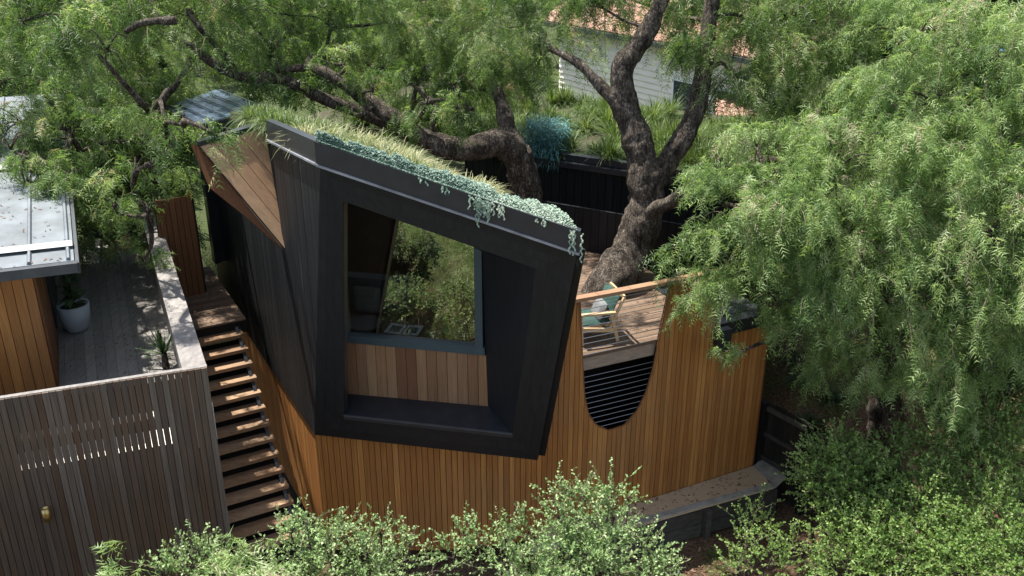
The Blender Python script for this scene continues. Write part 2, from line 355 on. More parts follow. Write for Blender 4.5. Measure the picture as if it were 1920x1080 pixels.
bw = build('batten_wall', [(-2.6, 11.2, -.5), (-2.6, 11.25, -.5), (-2.55, 11.2, -.5)], [(0, 1, 2)], BLACKM, house)
def wall_strip(a, b, zt_a, zt_b, z0, off0, off1, name, mat, parent):
    pa, pb = wpt(a), wpt(b); na = np.array([wtan((a+b)/2)[1], -wtan((a+b)/2)[0]])
    P = [(*(pa+na*off0), z0), (*(pb+na*off0), z0), (*(pb+na*off0), zt_b), (*(pa+na*off0), zt_a)]
    return prism(name, P, np.array([*(na*(off1-off0)), 0]), mat, parent)
PITCHB = .0815
nb = int(CS[-1]/PITCHB)
def wtop(s):
    if s < sRail0-.02: return 1.87 if s < 2.75 else RAILZ-.03
    if s < sStep: return RAILZ-.03
    return 2.58
for i in range(nb):
    a, b = i*PITCHB, (i+1)*PITCHB-.008
    mid = (a+b)/2
    off = .018+random.random()*.004
    if us[0] < mid < us[-1]:
        za, zb_ = np.interp(a, us, uz), np.interp(b, us, uz)
        if max(a, us[0]) > b: za = zb_ = wtop(mid)
        za, zb_ = min(za, RAILZ-.03), min(zb_, RAILZ-.03)
    else: za = zb_ = wtop(mid)
    wall_strip(a, b, za, zb_, -.12, 0, off, 'batten', CEDAR, bw)
# backing sheet behind the joints (dark), same outline
bk = MB(); M_ = 160; ss = np.linspace(0, CS[-1], M_)
for i in range(M_-1):
    a, b = ss[i], ss[i+1]
    def zt(s):
        return min(float(np.interp(s, us, uz)), RAILZ-.05) if us[0] <= s <= us[-1] else wtop(s)-.02
    pa, pb = wpt(a), wpt(b); nn = np.array([wtan((a+b)/2)[1], -wtan((a+b)/2)[0]])
    bk.prism([(*(pa-nn*.002), -.14), (*(pb-nn*.002), -.14), (*(pb-nn*.002), zt(b-1e-4)-.004), (*(pa-nn*.002), zt(a+1e-4)-.004)], np.array([*(-nn*.05), 0]))
bk.build('wall_backing', FENCEM, house)
# trim round the opening
tr = []
for s, z in zip(np.interp(np.linspace(0, 1, 60), np.linspace(0, 1, len(us)), us), np.interp(np.linspace(0, 1, 60), np.linspace(0, 1, len(us)), uz)):
    p = wpt(s); n2 = np.array([wtan(s)[1], -wtan(s)[0]]); tr.append((*(p+n2*.012), min(z, RAILZ-.04)))
tb = MB()
for a, b in zip(tr[:-1], tr[1:]): tb.bar(a, b, .05, .012, up=np.cross(np.array([*wtan(3.), 0]), UP))
tb.build('opening_trim', CEDARD, house)
# wires across the opening
for k in range(26):
    z = RAILZ-.09-.088*k
    inside = [s for s in np.linspace(us[0], us[-1], 120) if np.interp(s, us, uz) < z]
    if len(inside) < 3: continue
    a, b = inside[0], inside[-1]
    if z < DECKZ+.02 and z > DECKZ-.32: continue
    MB().tube([(*wpt(s), z) for s in np.linspace(a-.02, b+.02, 4)], .0052 if z > DECKZ else .0036, 5).build('wire', STEEL, house)
# handrail
hr = MB(); sv = np.linspace(sRail0-.05, sStep, 6)
for a, b in zip(sv[:-1], sv[1:]): hr.bar((*wpt(a), RAILZ), (*wpt(b+.004), RAILZ), .12, .05)
hr.build('handrail', RAILM, house)
# deck behind the wall, its boards and its edge beam
dv = nrm(wpt(5.6)-wpt(3.6)); DV = np.array([dv[0], dv[1], 0]); DB = np.array([-dv[1], dv[0], 0])
DO = np.array([*wpt(3.3), DECKZ-.03])
deck = box('deck', DO+DV*1.2+DB*2.2+UP*-.055, DV*3.9, DB*4.1, UP*.06, FENCEM, house)
dpoly = [(-.35, .09), (3.1, .09), (3.1, 4.2), (-1.3, 4.2)]
clad(deck, 'board', DO+UP*.0, DV, DB, dpoly, 0, .115, .008, .03, DECKB, UP)
e0, e1 = wpt(us[0]-.1), wpt(us[-1]+.1)
ib = DB*.07
MB().bar((*e0, DECKZ-.015) + ib, (*e1, DECKZ-.015) + ib, .10, .05).build('deck_edge_board', DECKB, house)
MB().bar((*e0, DECKZ-.15) + ib*1.1, (*e1, DECKZ-.15) + ib*1.1, .05, .20).build('edge_beam', BEAMM, house)
# dark undercroft closed at the back and the right
pr = wpt(CS[-1])
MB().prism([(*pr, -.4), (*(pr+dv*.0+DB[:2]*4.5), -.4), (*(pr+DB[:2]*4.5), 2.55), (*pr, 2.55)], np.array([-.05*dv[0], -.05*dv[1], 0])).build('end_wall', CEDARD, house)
box('undercroft_wall', DO+DV*1.0+DB*1.5+UP*-1.55, DV*5.4, DB*.1, UP*2.9, FENCEM, house)
# black planter edge at the low end of the wall
pa = wpt(sStep+.04); pb = wpt(CS[-1]-.02)
MB().bar((*pa, 2.66) + DB*.12, (*pb, 2.66) + DB*.12, .2, .22).build('planter_edge', BLACKM, house)
MB().bar((*pa, 2.72) + DB*1.0, (*pb, 2.72) + DB*1.0, 1.5, .1).build('low_roof', BLACKM, house)
px0 = wpt(sStep+.02); nn = np.array([dv[1], -dv[0]])
box('rainwater_head', (*(px0+dv*.12+nn*.07), 2.56), DV*.24, np.array([*nn, 0])*.12, UP*.36, BLACKM, house)

# side wall of cedar battens under the pod
SO = np.array([BL[0], BL[1], 0.]) 
side = build('lower_side_wall', [SO+WD*.02-WN*.06+UP*-.4, SO+WD*4.6-WN*.06+UP*-.4, SO+WD*4.6-WN*.06+UP*1.86, SO+WD*.02-WN*.06+UP*1.86], [(0, 1, 2, 3)], FENCEM, house)
clad(side, 'batten', SO-WN*.05, WD, UP, [(.0, -.1), (4.6, -.1), (4.6, 1.84), (.0, 1.84)], R(90), .0815, .008, .02, CEDAR, WN)

# pod, left wall of black boards. plane axes: WD (back), UP
def uv(p): return (float(np.dot(np.asarray(p)-SO, WD)), float(p[2]))
uTL, zTL = uv(TL)
ZT = float(zTL)
black_side = prism('side_wall', [SO-WN*.03+WD*a+UP*b for a, b in ((.01, ZB+.01), (.60, ZB+.01), (.66, ZT-.20), (uTL+.02, ZT-.02))], -WN*.12, BLACKM, house)
prism('side_wall_core', [SO-WN*.03+WD*a+UP*b for a, b in ((.60, ZB+.01), (5.6, ZB+.01), (5.6, 4.3), (.60, 4.3))], -WN*.12, BLACKM, house)
clad(black_side, 'board', SO-WN*.03, WD, UP, [(0, ZB), (.57, ZB), (.70, ZT-.18), (uTL, ZT)], R(90), .145, .006, .03, BLACK, WN, wj=.25)
clad(black_side, 'board', SO-WN*.03, WD, UP, [(.57, ZB), (5.6, ZB), (5.6, 4.36), (.57, 4.36)], R(90), .145, .006, .03, BLACK, WN, wj=.25)
# front frame: four mitred members, three boards each
OUT = [BL, BR, TR, TL]; INN = [iBL, iBR, iTR, iTL]
for k, nm in enumerate(('bottom_frame', 'right_frame', 'top_frame', 'left_frame')):
    a, b = OUT[k], OUT[(k+1) % 4]; c, d = INN[(k+1) % 4], INN[k]
    mem = prism(nm, [p-FN*.03 for p in (a, b, c, d)], -FN*.12, BLACKM, house)
    for j in range(3):
        f0, f1 = j/3+.0018, (j+1)/3-.0018
        prism('board', [a+(d-a)*f0-FN*.03, b+(c-b)*f0-FN*.03, b+(c-b)*f1-FN*.03, a+(d-a)*f1-FN*.03], FN*(.03+random.random()*.001), BLACKF, mem)
# recess: reveals back to the window plane
FH = nrm(np.array([BR[0]-BL[0], BR[1]-BL[1], 0])); FB = np.array([-FH[1], FH[0], 0])
bR = Zp(915, 762, 2.36); 
WP = bR                                              # a point of the (upright) window plane, normal FB
def Wp(x, y): return PLp(x, y, WP, FB)
bL = Wp(648, 738)
tR = Wp(905, 472); tRz = tR[2]
lx = Wp(646, 560)                                    # left end of the window plane
def wxy(p): return float(np.dot(p-WP, FH)), float(p[2])
xL = wxy(lx)[0]-.06; xR = wxy(Wp(905, 600))[0]; xRb = wxy(bR)[0]
zsill = wxy(Wp(905, 664))[1]; zbot = bL[2]
def W(x, z, back=0.): return np.array([WP[0], WP[1], 0])+FH*x+FB*back+UP*z
ztl = float(iTL[2])+.05; ztr = float(tRz)
prism('sill_board', [iBL, iBR, W(xRb, bR[2]), W(xL, bL[2])], -UP*.05, BLACKM, house)
prism('right_reveal', [iBR, iTR, W(xR, ztr+.05), W(xRb, bR[2])], FH*.05, BLACKF, house)
prism('left_reveal', [iBL, iTL, W(xL, ztl+.1), W(xL, bL[2])], -FH*.05, BLACKF, house)
prism('top_reveal', [iTL, iTR, W(xR, ztr), W(xL, ztl)], UP*.05, BLACKF, house)
flash = MB().bar(iBL+UP*.012, iBR+UP*.012, .03, .02).build('sill_flashing', GUTTER, house)
# timber panel under the window
panel = prism('window_panel', [W(xL, zbot-.05, .03), W(xRb+.02, bR[2]-.05, .03), W(xR+.06, zsill, .03), W(xL, zsill, .03)], FB*.05, FENCEM, house)
clad(panel, 'board', W(0, 0, .03), FH, UP, [(xL, zbot-.03), (xRb+.01, bR[2]-.03), (xR+.05, zsill-.02), (xL, zsill-.02)], R(90), .142, .007, .02, PANEL, -FB)
# window frame and pane
win = build('window_pane', [W(xL, zsill, .055), W(xR, zsill, .055), W(xR, ztr, .055), W(xL, ztl, .055)], [(0, 1, 2, 3)], GLASS, house)
FRM = plain('window_frame_paint', (.045, .07, .085), rough=.4, noise=.08)
MB().box(W((xL+xR)/2, zsill+.045, .04), FH*(xR-xL+.05), FB*.12, UP*.11).build('bottom_rail', FRM, win)
MB().box(W(xR-.05, (zsill+ztr)/2+.05, .04), FH*.1, FB*.118, UP*(ztr-zsill-.02)).build('right_stile', FRM, win)
MB().box(W(xL+.035, (zsill+ztl)/2, .04), FH*.06, FB*.118, UP*(ztl-zsill)).build('left_stile', FRM, win)
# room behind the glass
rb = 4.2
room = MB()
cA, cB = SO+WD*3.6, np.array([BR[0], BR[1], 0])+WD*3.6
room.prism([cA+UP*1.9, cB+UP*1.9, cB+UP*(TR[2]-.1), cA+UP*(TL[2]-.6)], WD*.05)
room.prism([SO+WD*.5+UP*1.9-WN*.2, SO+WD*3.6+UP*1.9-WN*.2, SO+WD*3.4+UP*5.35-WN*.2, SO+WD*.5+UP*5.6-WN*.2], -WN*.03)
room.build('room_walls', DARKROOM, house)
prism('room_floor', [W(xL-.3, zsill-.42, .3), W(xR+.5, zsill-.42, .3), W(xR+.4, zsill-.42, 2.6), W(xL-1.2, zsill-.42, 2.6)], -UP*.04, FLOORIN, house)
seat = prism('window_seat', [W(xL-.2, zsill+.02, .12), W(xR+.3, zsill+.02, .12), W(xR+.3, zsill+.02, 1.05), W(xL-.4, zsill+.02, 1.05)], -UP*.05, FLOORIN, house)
# soffit, right wall, roof slab
RB = 4.2
prism('pod_soffit', [BL+UP*.0+FB*.1, BR+FB*.1, BR+WD*3.0, BL+WD*3.0], UP*.03, BLACKM, house)
prism('right_wall', [BR+FB*.12, TR+FB*.12, TR+WD*RB, np.array([*(BR+WD*RB)[:2], ZB])], FH*.08, BLACK, house)
roof = prism('roof', [TL+UP*.02-FN*.1, TR+UP*.02-FN*.1, TR+WD*RB+UP*.02, TL+WD*RB-UP*.33], UP*.12, SOIL, house)
# fascia along the front and the left, with a light flashing line under it
ft0, ft1 = Vp(597, 276, BL, WD), None
FASH = .26
def fascia(a, b, out, nm):
    MB().prism([a+out*.035+UP*.02, b+out*.035+UP*.02, b+out*.035+UP*FASH, a+out*.035+UP*FASH], -out*.10).build(nm, BLACKM, house)
    MB().prism([a+out*.055-UP*.012, b+out*.055-UP*.012, b+out*.055+UP*.012, a+out*.055+UP*.012], -out*.09).build('flashing', FLASHM, house)
FO = nrm(np.array([FN[0], FN[1], 0]))
fascia(TL-FH*.03, TR+FH*.03, FO, 'fascia')
fascia(TL+WD*.02, TL+WD*2.02-UP*.17, WN, 'side_fascia')


# cedar-boarded canopy fin over the stair, leaned back so it catches more light
V1 = Vp(535, 468, BL, WD); V1t = Vp(497, 236, BL, WD)
FD = WN                                             # fin runs out along the wall normal
FNV = nrm(-WD*math.cos(R(27))+UP*math.sin(R(27))); FUP = nrm(WD*math.sin(R(27))+UP*math.cos(R(27)))
A0 = V1+WN*.02
def Fp(x, y): return PLp(x, y, A0, FNV)
fa, fb, fc = Fp(372, 270), Fp(495, 234), Fp(535, 466)
def fxy(p): return float(np.dot(p-A0, WN)), float(np.dot(p-A0, FUP))
canopy = prism('canopy_fin', [p-FNV*.03 for p in (fa, fb, fc)], -FNV*.05, DARKROOM, house)
ea = math.atan2(fxy(fa)[1]-fxy(fc)[1], fxy(fa)[0]-fxy(fc)[0])
clad(canopy, 'board', A0-FNV*.03, WN, FUP, [fxy(fa), fxy(fb), fxy(fc)], ea, .165, .007, .03, SOFFIT, FNV)
fa2, fc2 = Fp(360, 266), Fp(470, 408)
prism('canopy_soffit_edge', [p-FNV*.10 for p in (fa, fa2, Fp(395, 348), fc2, fc)], -FNV*.04, CEDARD, house)
MB().bar(fa-FNV*.04+UP*.02, fb-FNV*.04+UP*.02, .12, .06).build('canopy_capping', BLACKM, house)


# rear wing of the studio: black wall square to the left wall, planted roof above
RW0 = Zp(1005, 290, 4.1); RWd = nrm(Zp(1180, 315, 4.1)-RW0)
RN = np.array([RWd[1], -RWd[0], 0]); RN = RN if RN[1] < 0 else -RN
rear = prism('rear_wall', [RW0-RWd*1.6+UP*-1.6, RW0+RWd*4.2+UP*-1.6, RW0+RWd*4.2, RW0-RWd*1.6], -RN*.12, BLACKM, house)
clad(rear, 'board', np.array([RW0[0], RW0[1], 0]), RWd, UP, [(-1.6, 2.5), (4.2, 2.5), (4.2, 4.05), (-1.6, 4.05)], R(90), .16, .01, .03, BLACK, RN)
cwO = np.array([RW0[0], RW0[1], 0])+RN*.95
clad(rear, 'board', cwO, RWd, UP, [(-.6, 2.5), (3.4, 2.5), (3.4, 3.55), (-.6, 3.55)], R(90), .16, .008, .05, BLACK, RN)
MB().bar(RW0-RWd*1.6+RN*.03+UP*.06, RW0+RWd*4.2+RN*.03+UP*.06, .16, .12).build('rear_capping', BLACKM, house)
MB().bar(RW0-RWd*1.6+RN*.16-UP*.06, RW0+RWd*4.2+RN*.16-UP*.06, .1, .1).build('rear_gutter', BLACKM, house)
prism('rear_roof', [RW0-RWd*6+UP*.02-RN*.1, RW0+RWd*5.4+UP*.02-RN*.1, RW0+RWd*5.4-RN*5+UP*.02, RW0-RWd*6-RN*5+UP*.02], -UP*.12, SOIL, house)

# ------------------------------------------------------------------ entry building behind the canopy with the small metal roof
an = thing('entry_annex', Zp(420, 300, 2.5), 'small entry annex with a dark blue-grey metal roof behind the canopy', 'building')
r1, r2, r3, r4 = Zp(490, 206, 5.4), Zp(375, 240, 5.4), Zp(405, 173, 5.4), Zp(320, 203, 5.4)
rz = prism('roof_plate', [r1, r2, r4, r3], UP*.05, ROOFD, an)
for k in range(6):
    f = k/5; MB().bar(r1+(r2-r1)*f+UP*.075, r1+(r2-r1)*f+(r3-r1)*.9+UP*.075, .025, .012).build('roof_rib', ROOFD, an)
MB().bar(r1-UP*.03, r2-UP*.03, .05, .14).build('roof_fascia', BLACKM, an)
box('annex_wall', (r1+r2+r3+r4)/4+(r2-r1)*.1-UP*1.35, (r2-r1)*.4, WD*.25, UP*2.5, BLACKM, an)

# ------------------------------------------------------------------ left terrace: slatted screen, cap, deck
ZS = 3.6; TZ = 2.55
CO_ = Zp(388, 688, ZS); TD = nrm(Zp(290, 383, ZS)-CO_); SE = nrm(Zp(0, 748, ZS)-CO_)   # back along the side, left along the screen
SNm = np.array([-SE[1], SE[0], 0]); SNm = SNm if SNm[1] < 0 else -SNm                  # screen faces the camera
scr = thing('slatted_screen', (CO_[0], CO_[1], -.4), 'weathered grey slatted timber screen in front of the raised terrace', 'screen')
fr = MB()
for z in (3.42, 2.98, 1.9, .9): fr.bar(CO_+SE*.02+UP*(z-ZS)-SNm*.05, CO_+SE*6.0+UP*(z-ZS)-SNm*.05, .05, .09)
fr.build('rail', SCREENM, scr)
sw = .0735
for i in range(81):
    a = .003+i*sw
    zb_ = -.45 if i > 1 else 1.08
    prism('slat', [CO_+SE*a+UP*(zb_-ZS), CO_+SE*(a+sw-.0065)+UP*(zb_-ZS), CO_+SE*(a+sw-.0065), CO_+SE*a], SNm*(.020+random.random()*.007), SCREENM, scr)
# solid lining added for dark gaps, open in the shape of the sunlit rows
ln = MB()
def shade_lining(z0, z1, a0=.01, a1=6.): ln.prism([CO_+SE*a0+UP*(z0-ZS)-SNm*.004, CO_+SE*a1+UP*(z0-ZS)-SNm*.004, CO_+SE*a1+UP*(z1-ZS)-SNm*.004, CO_+SE*a0+UP*(z1-ZS)-SNm*.004], -SNm*.012)
shade_lining(-.45, 2.65); shade_lining(2.88, 2.97); shade_lining(3.14, 3.5)
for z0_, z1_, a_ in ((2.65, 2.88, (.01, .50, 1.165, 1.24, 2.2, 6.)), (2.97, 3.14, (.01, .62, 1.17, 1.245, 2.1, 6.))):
    for q in range(0, 6, 2): shade_lining(z0_+.001, z1_-.001, a_[q], a_[q+1])
ln.build('shade_lining', FENCEM, scr)
MB().bar(CO_+SE*.0+UP*-.01-SNm*.035, CO_+SE*6.0+UP*-.01-SNm*.035, .06, .03).build('top_rail', CAPM, scr)
box('sunlit_deck_standin', CO_+SE*3.0+UP*(2.60-ZS)-SNm*.50, SE*6, SNm*.9, UP*.03, WHITEB, scr)  # added pale sheet standing in for sunlit deck seen through the slots
# balustrade along the stair with wide cap
bal = thing('terrace_balustrade', (CO_[0], CO_[1], 0), 'low weathered timber balustrade with wide flat cap beside the stair', 'balustrade')
OB = np.array([TD[1], -TD[0], 0])                   # outward, towards the stair
CAPW = .27; BLN = 6.9
for k in range(4):
    a = .02+k*BLN/4
    prism('cap_board', [CO_+TD*a, CO_+TD*(a+BLN/4-.006), CO_+TD*(a+BLN/4-.006)-OB*CAPW, CO_+TD*a-OB*CAPW], -UP*.035, CAPM, bal)
for k in range(94):
    a = .05+k*.073
    box('slat', CO_+TD*a-OB*.03+UP*((TZ-.6-ZS-.04)/2-.02), TD*.064, OB*.025, UP*(ZS-TZ+.6), SCREENM, bal)
for k in range(60):
    a = .05+k*.114
    box('inner_board', CO_+TD*a-OB*(CAPW-.05)+UP*(-.55), TD*.108, OB*.02, UP*1.0, DECKG, bal)
# terrace deck
ter = thing('terrace_deck', (CO_[0]-1, CO_[1]+2, TZ), 'raised terrace deck of weathered grey boards between house and stair', 'deck')
T0 = np.array([CO_[0], CO_[1], TZ-.03])
box('deck_frame', T0+TD*4.5+OB*-1.6+UP*-.1, TD*8.2, OB*3.2, UP*.12, FENCEM, ter)
clad(ter, 'board', T0+OB*-.06, TD, -OB, [(.06, 0), (8, 0), (8, 3.0), (.34, 3.0)], 0, .135, .003, .03, DECKG, UP)

# yucca in front corner of terrace
def ribbon_leaf(mb, base, d, L, w0, droop, seg=5, fold=0):
    d = nrm(d); sd = nrm(np.cross(d, UP)+1e-6); b = len(mb.v)
    for i in range(seg+1):
        t = i/seg; p = base+d*L*t-UP*droop*L*t*t; wd_ = w0*(1-t**2.2)*.5+.0006
        mb.v += [p-sd*wd_, p+sd*wd_]
    for i in range(seg): mb.f.append((b+2*i, b+2*i+1, b+2*i+3, b+2*i+2))
def tone_attr(o, lo=.0, hi=1., per=None):
    me = o.data; at = me.attributes.new('tone', 'FLOAT', 'POINT'); n = len(me.vertices)
    if per: v = np.repeat(rng.uniform(lo, hi, n//per+1), per)[:n]
    else: v = rng.uniform(lo, hi, n)
    at.data.foreach_set('value', v.astype(np.float32)); return o
yb = Zp(312, 690, TZ)+UP*.0
yu = thing('yucca', yb, 'spiky green yucca rosette at the front corner of the grey terrace', 'plant')
ym = MB()
for k in range(46):
    a = random.random()*6.28; e = R(random.uniform(12, 85)); ribbon_leaf(ym, yb+UP*.22, np.array([math.cos(a)*math.cos(e), math.sin(a)*math.cos(e), math.sin(e)]), random.uniform(.34, .5), .03, .08)
tone_attr(ym.build('leaves', DARKL, yu), 0, 1, 12)
MB().tube([yb, yb+UP*.12, yb+UP*.23], [.05, .045, .04], 8).build('stem', BARK, yu)

# ------------------------------------------------------------------ stair
st = thing('timber_stair', Zp(500, 900, .3), 'open riser timber stair descending between grey screen and black wall', 'stairs')
SX = lambda u, off: SO+WD*u+WN*off
u0, u1 = 2.86, .30; NT = 14
for k in range(NT):
    z = 2.5-.17*(k+1); u = u0-(k+1)*(.186)
    c = SX(u+.08, .25+.66)+UP*z
    box('tread', c-UP*.03, WN*1.32, WD*.225, UP*.055, TREADM, st)
for off in (.32, 1.5):
    MB().bar(SX(u0, off)+UP*(2.5-.16), SX(u0-.186*15, off)+UP*(2.5-.17*15-.16), .05, .18).build('stringer', BLACKM, st)
prism('tread_gap_shade', [SX(u0+.1, .27)+UP*2.1, SX(u0+.1, 1.6)+UP*2.1, SX(.0, 1.6)+UP*-.48, SX(.0, .27)+UP*-.48], UP*-.03, FENCEM, st)  # added dark sheet standing in for the shade between the treads
ld = thing('stair_landing', SX(3.6, .8)+UP*2.45, 'small brown boarded landing at the top of the timber stair', 'landing')
clad(ld, 'board', SX(0, 0)+UP*2.47, WD, WN, [(2.83, .16), (5.4, .16), (5.4, 1.6), (2.83, 1.6)], R(90), .13, .007, .03, DECKB, UP)
box('landing_frame', SX(4.1, .85)+UP*2.36, WD*2.5, WN*1.4, UP*.2, FENCEM, ld)
# cedar screen at the top of the stair
g0, g1 = Zp(318, 562, 2.5), Zp(384, 549, 2.5)
gd = nrm(g1-g0); gt = thing('cedar_gate_screen', g0, 'tall red-brown cedar board screen standing on the stair landing', 'screen')
gn = np.array([gd[1], -gd[0], 0])
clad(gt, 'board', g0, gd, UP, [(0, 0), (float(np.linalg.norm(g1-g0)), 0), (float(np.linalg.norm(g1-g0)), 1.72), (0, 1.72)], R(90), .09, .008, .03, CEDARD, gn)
box('frame', g0+gd*.3-gn*.05+UP*.85, gd*.62, gn*.06, UP*1.68, FENCEM, gt)
clad(gt, 'return_board', g1-gn*.02, -gn, UP, [(0, 0), (.45, 0), (.45, 1.85), (0, 1.85)], R(90), .09, .008, .03, CEDARD, gd)

# ------------------------------------------------------------------ house on the left
lc = Zp(107, 727, TZ); lh = thing('terrace_house', (lc[0], lc[1], TZ), 'cedar boarded house with pale metal roof beside the terrace', 'house')
EZ = 4.72
lwf = prism('front_wall', [lc-TD*-.03, lc+SE*4-TD*-.03, lc+SE*4-TD*-.03+UP*2.1, lc-TD*-.03+UP*2.1], TD*.1, FENCEM, lh)
clad(lwf, 'board', np.array([lc[0], lc[1], 0]), SE, UP, [(0, TZ), (4, TZ), (4, EZ-.08), (0, EZ-.08)], R(90), .125, .008, .028, CEDAR, SNm)
lws = prism('side_wall', [lc+SE*.03, lc+SE*.03+TD*6, lc+SE*.03+TD*6+UP*2.1, lc+SE*.03+UP*2.1], SE*.1, FENCEM, lh)
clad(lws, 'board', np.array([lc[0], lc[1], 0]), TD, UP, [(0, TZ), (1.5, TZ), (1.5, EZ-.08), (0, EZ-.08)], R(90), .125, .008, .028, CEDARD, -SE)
box('window', lc+TD*2.6+UP*1.05-OB*-.0, TD*1.6, SE*.05, UP*1.9, BLACKM, lh)
ec = Zp(139, 488, EZ)                               # roof corner
RS = .10                                            # rise per metre going back
def RP(a, b, dz=0.): return ec+SE*a+TD*b+UP*(RS*b+dz)
lr = prism('roof', [RP(0, 0), RP(6, 0), RP(6, 7), RP(0, 7)], -UP*.05, ROOFM, lh)
for k in range(13):
    a = .06+k*.42
    MB().prism([RP(a-.028, .02, .0), RP(a+.028, .02, .0), RP(a+.012, .02, .035), RP(a-.012, .02, .035)], RP(0, 6.9)-RP(0, 0)).build('roof_rib', ROOFM, lr)
for b_ in (.42, 3.3):
    MB().prism([RP(.0, b_-.09, .04), RP(.0, b_, .075), RP(.0, b_+.09, .04)], SE*6).build('ridge_flashing', ROOFM, lr)
MB().bar(RP(-.03, -.05, -.06), RP(6, -.05, -.06), .10, .12).build('gutter', GUTTER, lh)
MB().bar(RP(-.03, -.05, -.08), RP(-.03, 7, -.08), .04, .14).build('bargeboard', GUTTER, lh)
prism('eave_soffit', [RP(0, 0, -.13), RP(6, 0, -.13), RP(6, .9, -.2), RP(0, 7, -.8)], -UP*.02, GUTTER, lh)
lp = lc+UP*2.0+TD*-.1
MB().lathe(lp+np.array([.0, 0, 0]), [(.0, .05), (.05, .05), (.06, 0), (.0, 0)], 10).build('eave_light', WHITEC, lh)

# pot with plant on terrace
pp = Zp(146, 619, TZ)
pot = thing('plant_pot', pp, 'pale grey round plant pot on the dark shaded terrace', 'pot')
MB().lathe(pp, [(0, 0), (.13, 0), (.175, .06), (.215, .22), (.232, .44), (.205, .44), (.20, .38), (0, .37)], 28).build('body', POTM, pot, True)
MB().lathe(pp, [(0, .385), (.199, .385)], 20).build('soil', SOIL, pot)
pm = MB()
for k in range(70):
    a = random.random()*6.28; h = random.uniform(.45, 1.15); r_ = random.uniform(0, .1)
    b = pp+np.array([math.cos(a)*r_, math.sin(a)*r_, h]); e = random.uniform(-.4, .8)
    ribbon_leaf(pm, b, np.array([math.cos(a), math.sin(a), e]), random.uniform(.12, .22), .09, .2, 3)
fig = thing('potted_fig', pp+UP*.4, 'dark leafy plant growing in the pale grey terrace pot', 'plant')
tone_attr(pm.build('leaves', DARKL, fig), 0, 1, 8)
MB().tube([pp+UP*.37, pp+UP*.8, pp+UP*1.1], [.02, .015, .008], 6).build('stem', BARK, fig)

# brass wall light on screen
bp_ = Vp(88, 958, CO_, SE)+SNm*.07
bl = thing('wall_light', bp_, 'small brass cylinder wall light on the grey slatted screen', 'light')
MB().lathe(bp_-UP*.085, [(0, 0), (.045, 0), (.045, .17), (.035, .17), (.035, .15), (0, .15)], 18).build('cylinder', BRASS, bl, True)
box('bracket', bp_-SNm*.05, SE*.03, SNm*.06, UP*.05, BRASS, bl)

# ------------------------------------------------------------------ lounge chair on the deck
cb = Zp(1108, 629, DECKZ); CSC = .84
ch = thing('lounge_chair', cb, 'oak framed lounge chair with green cushions on the brown deck', 'chair')
cf = nrm(np.array([-.93, -.28, 0])); cs_ = np.array([-cf[1], cf[0], 0])     # faces left
def cp(f, s, z): return cb+(cf*f+cs_*s+UP*z)*CSC
for s in (-.33, .33):
    MB().bar(cp(.30, s, 0), cp(.33, s, .56), .035, .05, up=cf).build('leg', CHAIRM, ch)
    MB().bar(cp(-.36, s, 0), cp(-.22, s, .56), .035, .05, up=cf).build('leg', CHAIRM, ch)
    MB().bar(cp(.42, s, .575), cp(-.30, s, .545), .06, .03).build('armrest', CHAIRM, ch)
    MB().bar(cp(.31, s, .30), cp(-.30, s, .22), .03, .06).build('side_rail', CHAIRM, ch)
MB().bar(cp(.31, -.33, .30), cp(.31, .33, .30), .03, .06).build('front_rail', CHAIRM, ch)
MB().bar(cp(-.20, -.31, .24), cp(-.46, -.31, .80), .03, .04, up=cs_).bar(cp(-.20, .31, .24), cp(-.46, .31, .80), .03, .04, up=cs_).bar(cp(-.46, -.32, .80), cp(-.46, .32, .80), .03, .05).build('back_frame', CHAIRM, ch)
def cushion(name, c, ax, ay, az, mat, parent):
    m = MB(); n = 8; c = np.asarray(c)
    for sgn in (1, -1):
        b = len(m.v)
        for i in range(n+1):
            for j in range(n+1):
                x, y = i/n*2-1, j/n*2-1
                h = (max(0, 1-x**4)*max(0, 1-y**4))**.4
                m.v.append(c+ax*x/2*(1-.04*y*y)+ay*y/2*(1-.04*x*x)+az*sgn*h/2)
        for i in range(n):
            for j in range(n):
                q = (b+i*(n+1)+j, b+(i+1)*(n+1)+j, b+(i+1)*(n+1)+j+1, b+i*(n+1)+j+1); m.f.append(q if sgn > 0 else q[::-1])
    return m.build(name, mat, parent, True)
cushion('seat_cushion', cp(.05, 0, .36), cf*.52, cs_*.50, UP*.12+cf*.012, GREENC, ch)
bd = nrm(np.array(cf*-.42+UP*.9)); cushion('back_cushion', cp(-.27, 0, .60), bd*.47, cs_*.50, np.cross(bd, cs_)*.12, GREENC, ch)
pc = cp(-.10, .08, .53); pl = tag(cushion('throw_pillow', pc, bd*.30, cs_*.33, np.cross(bd, cs_)*.12, GREYC, None), 'pale grey throw pillow leaning on the green chair cushion', 'pillow')

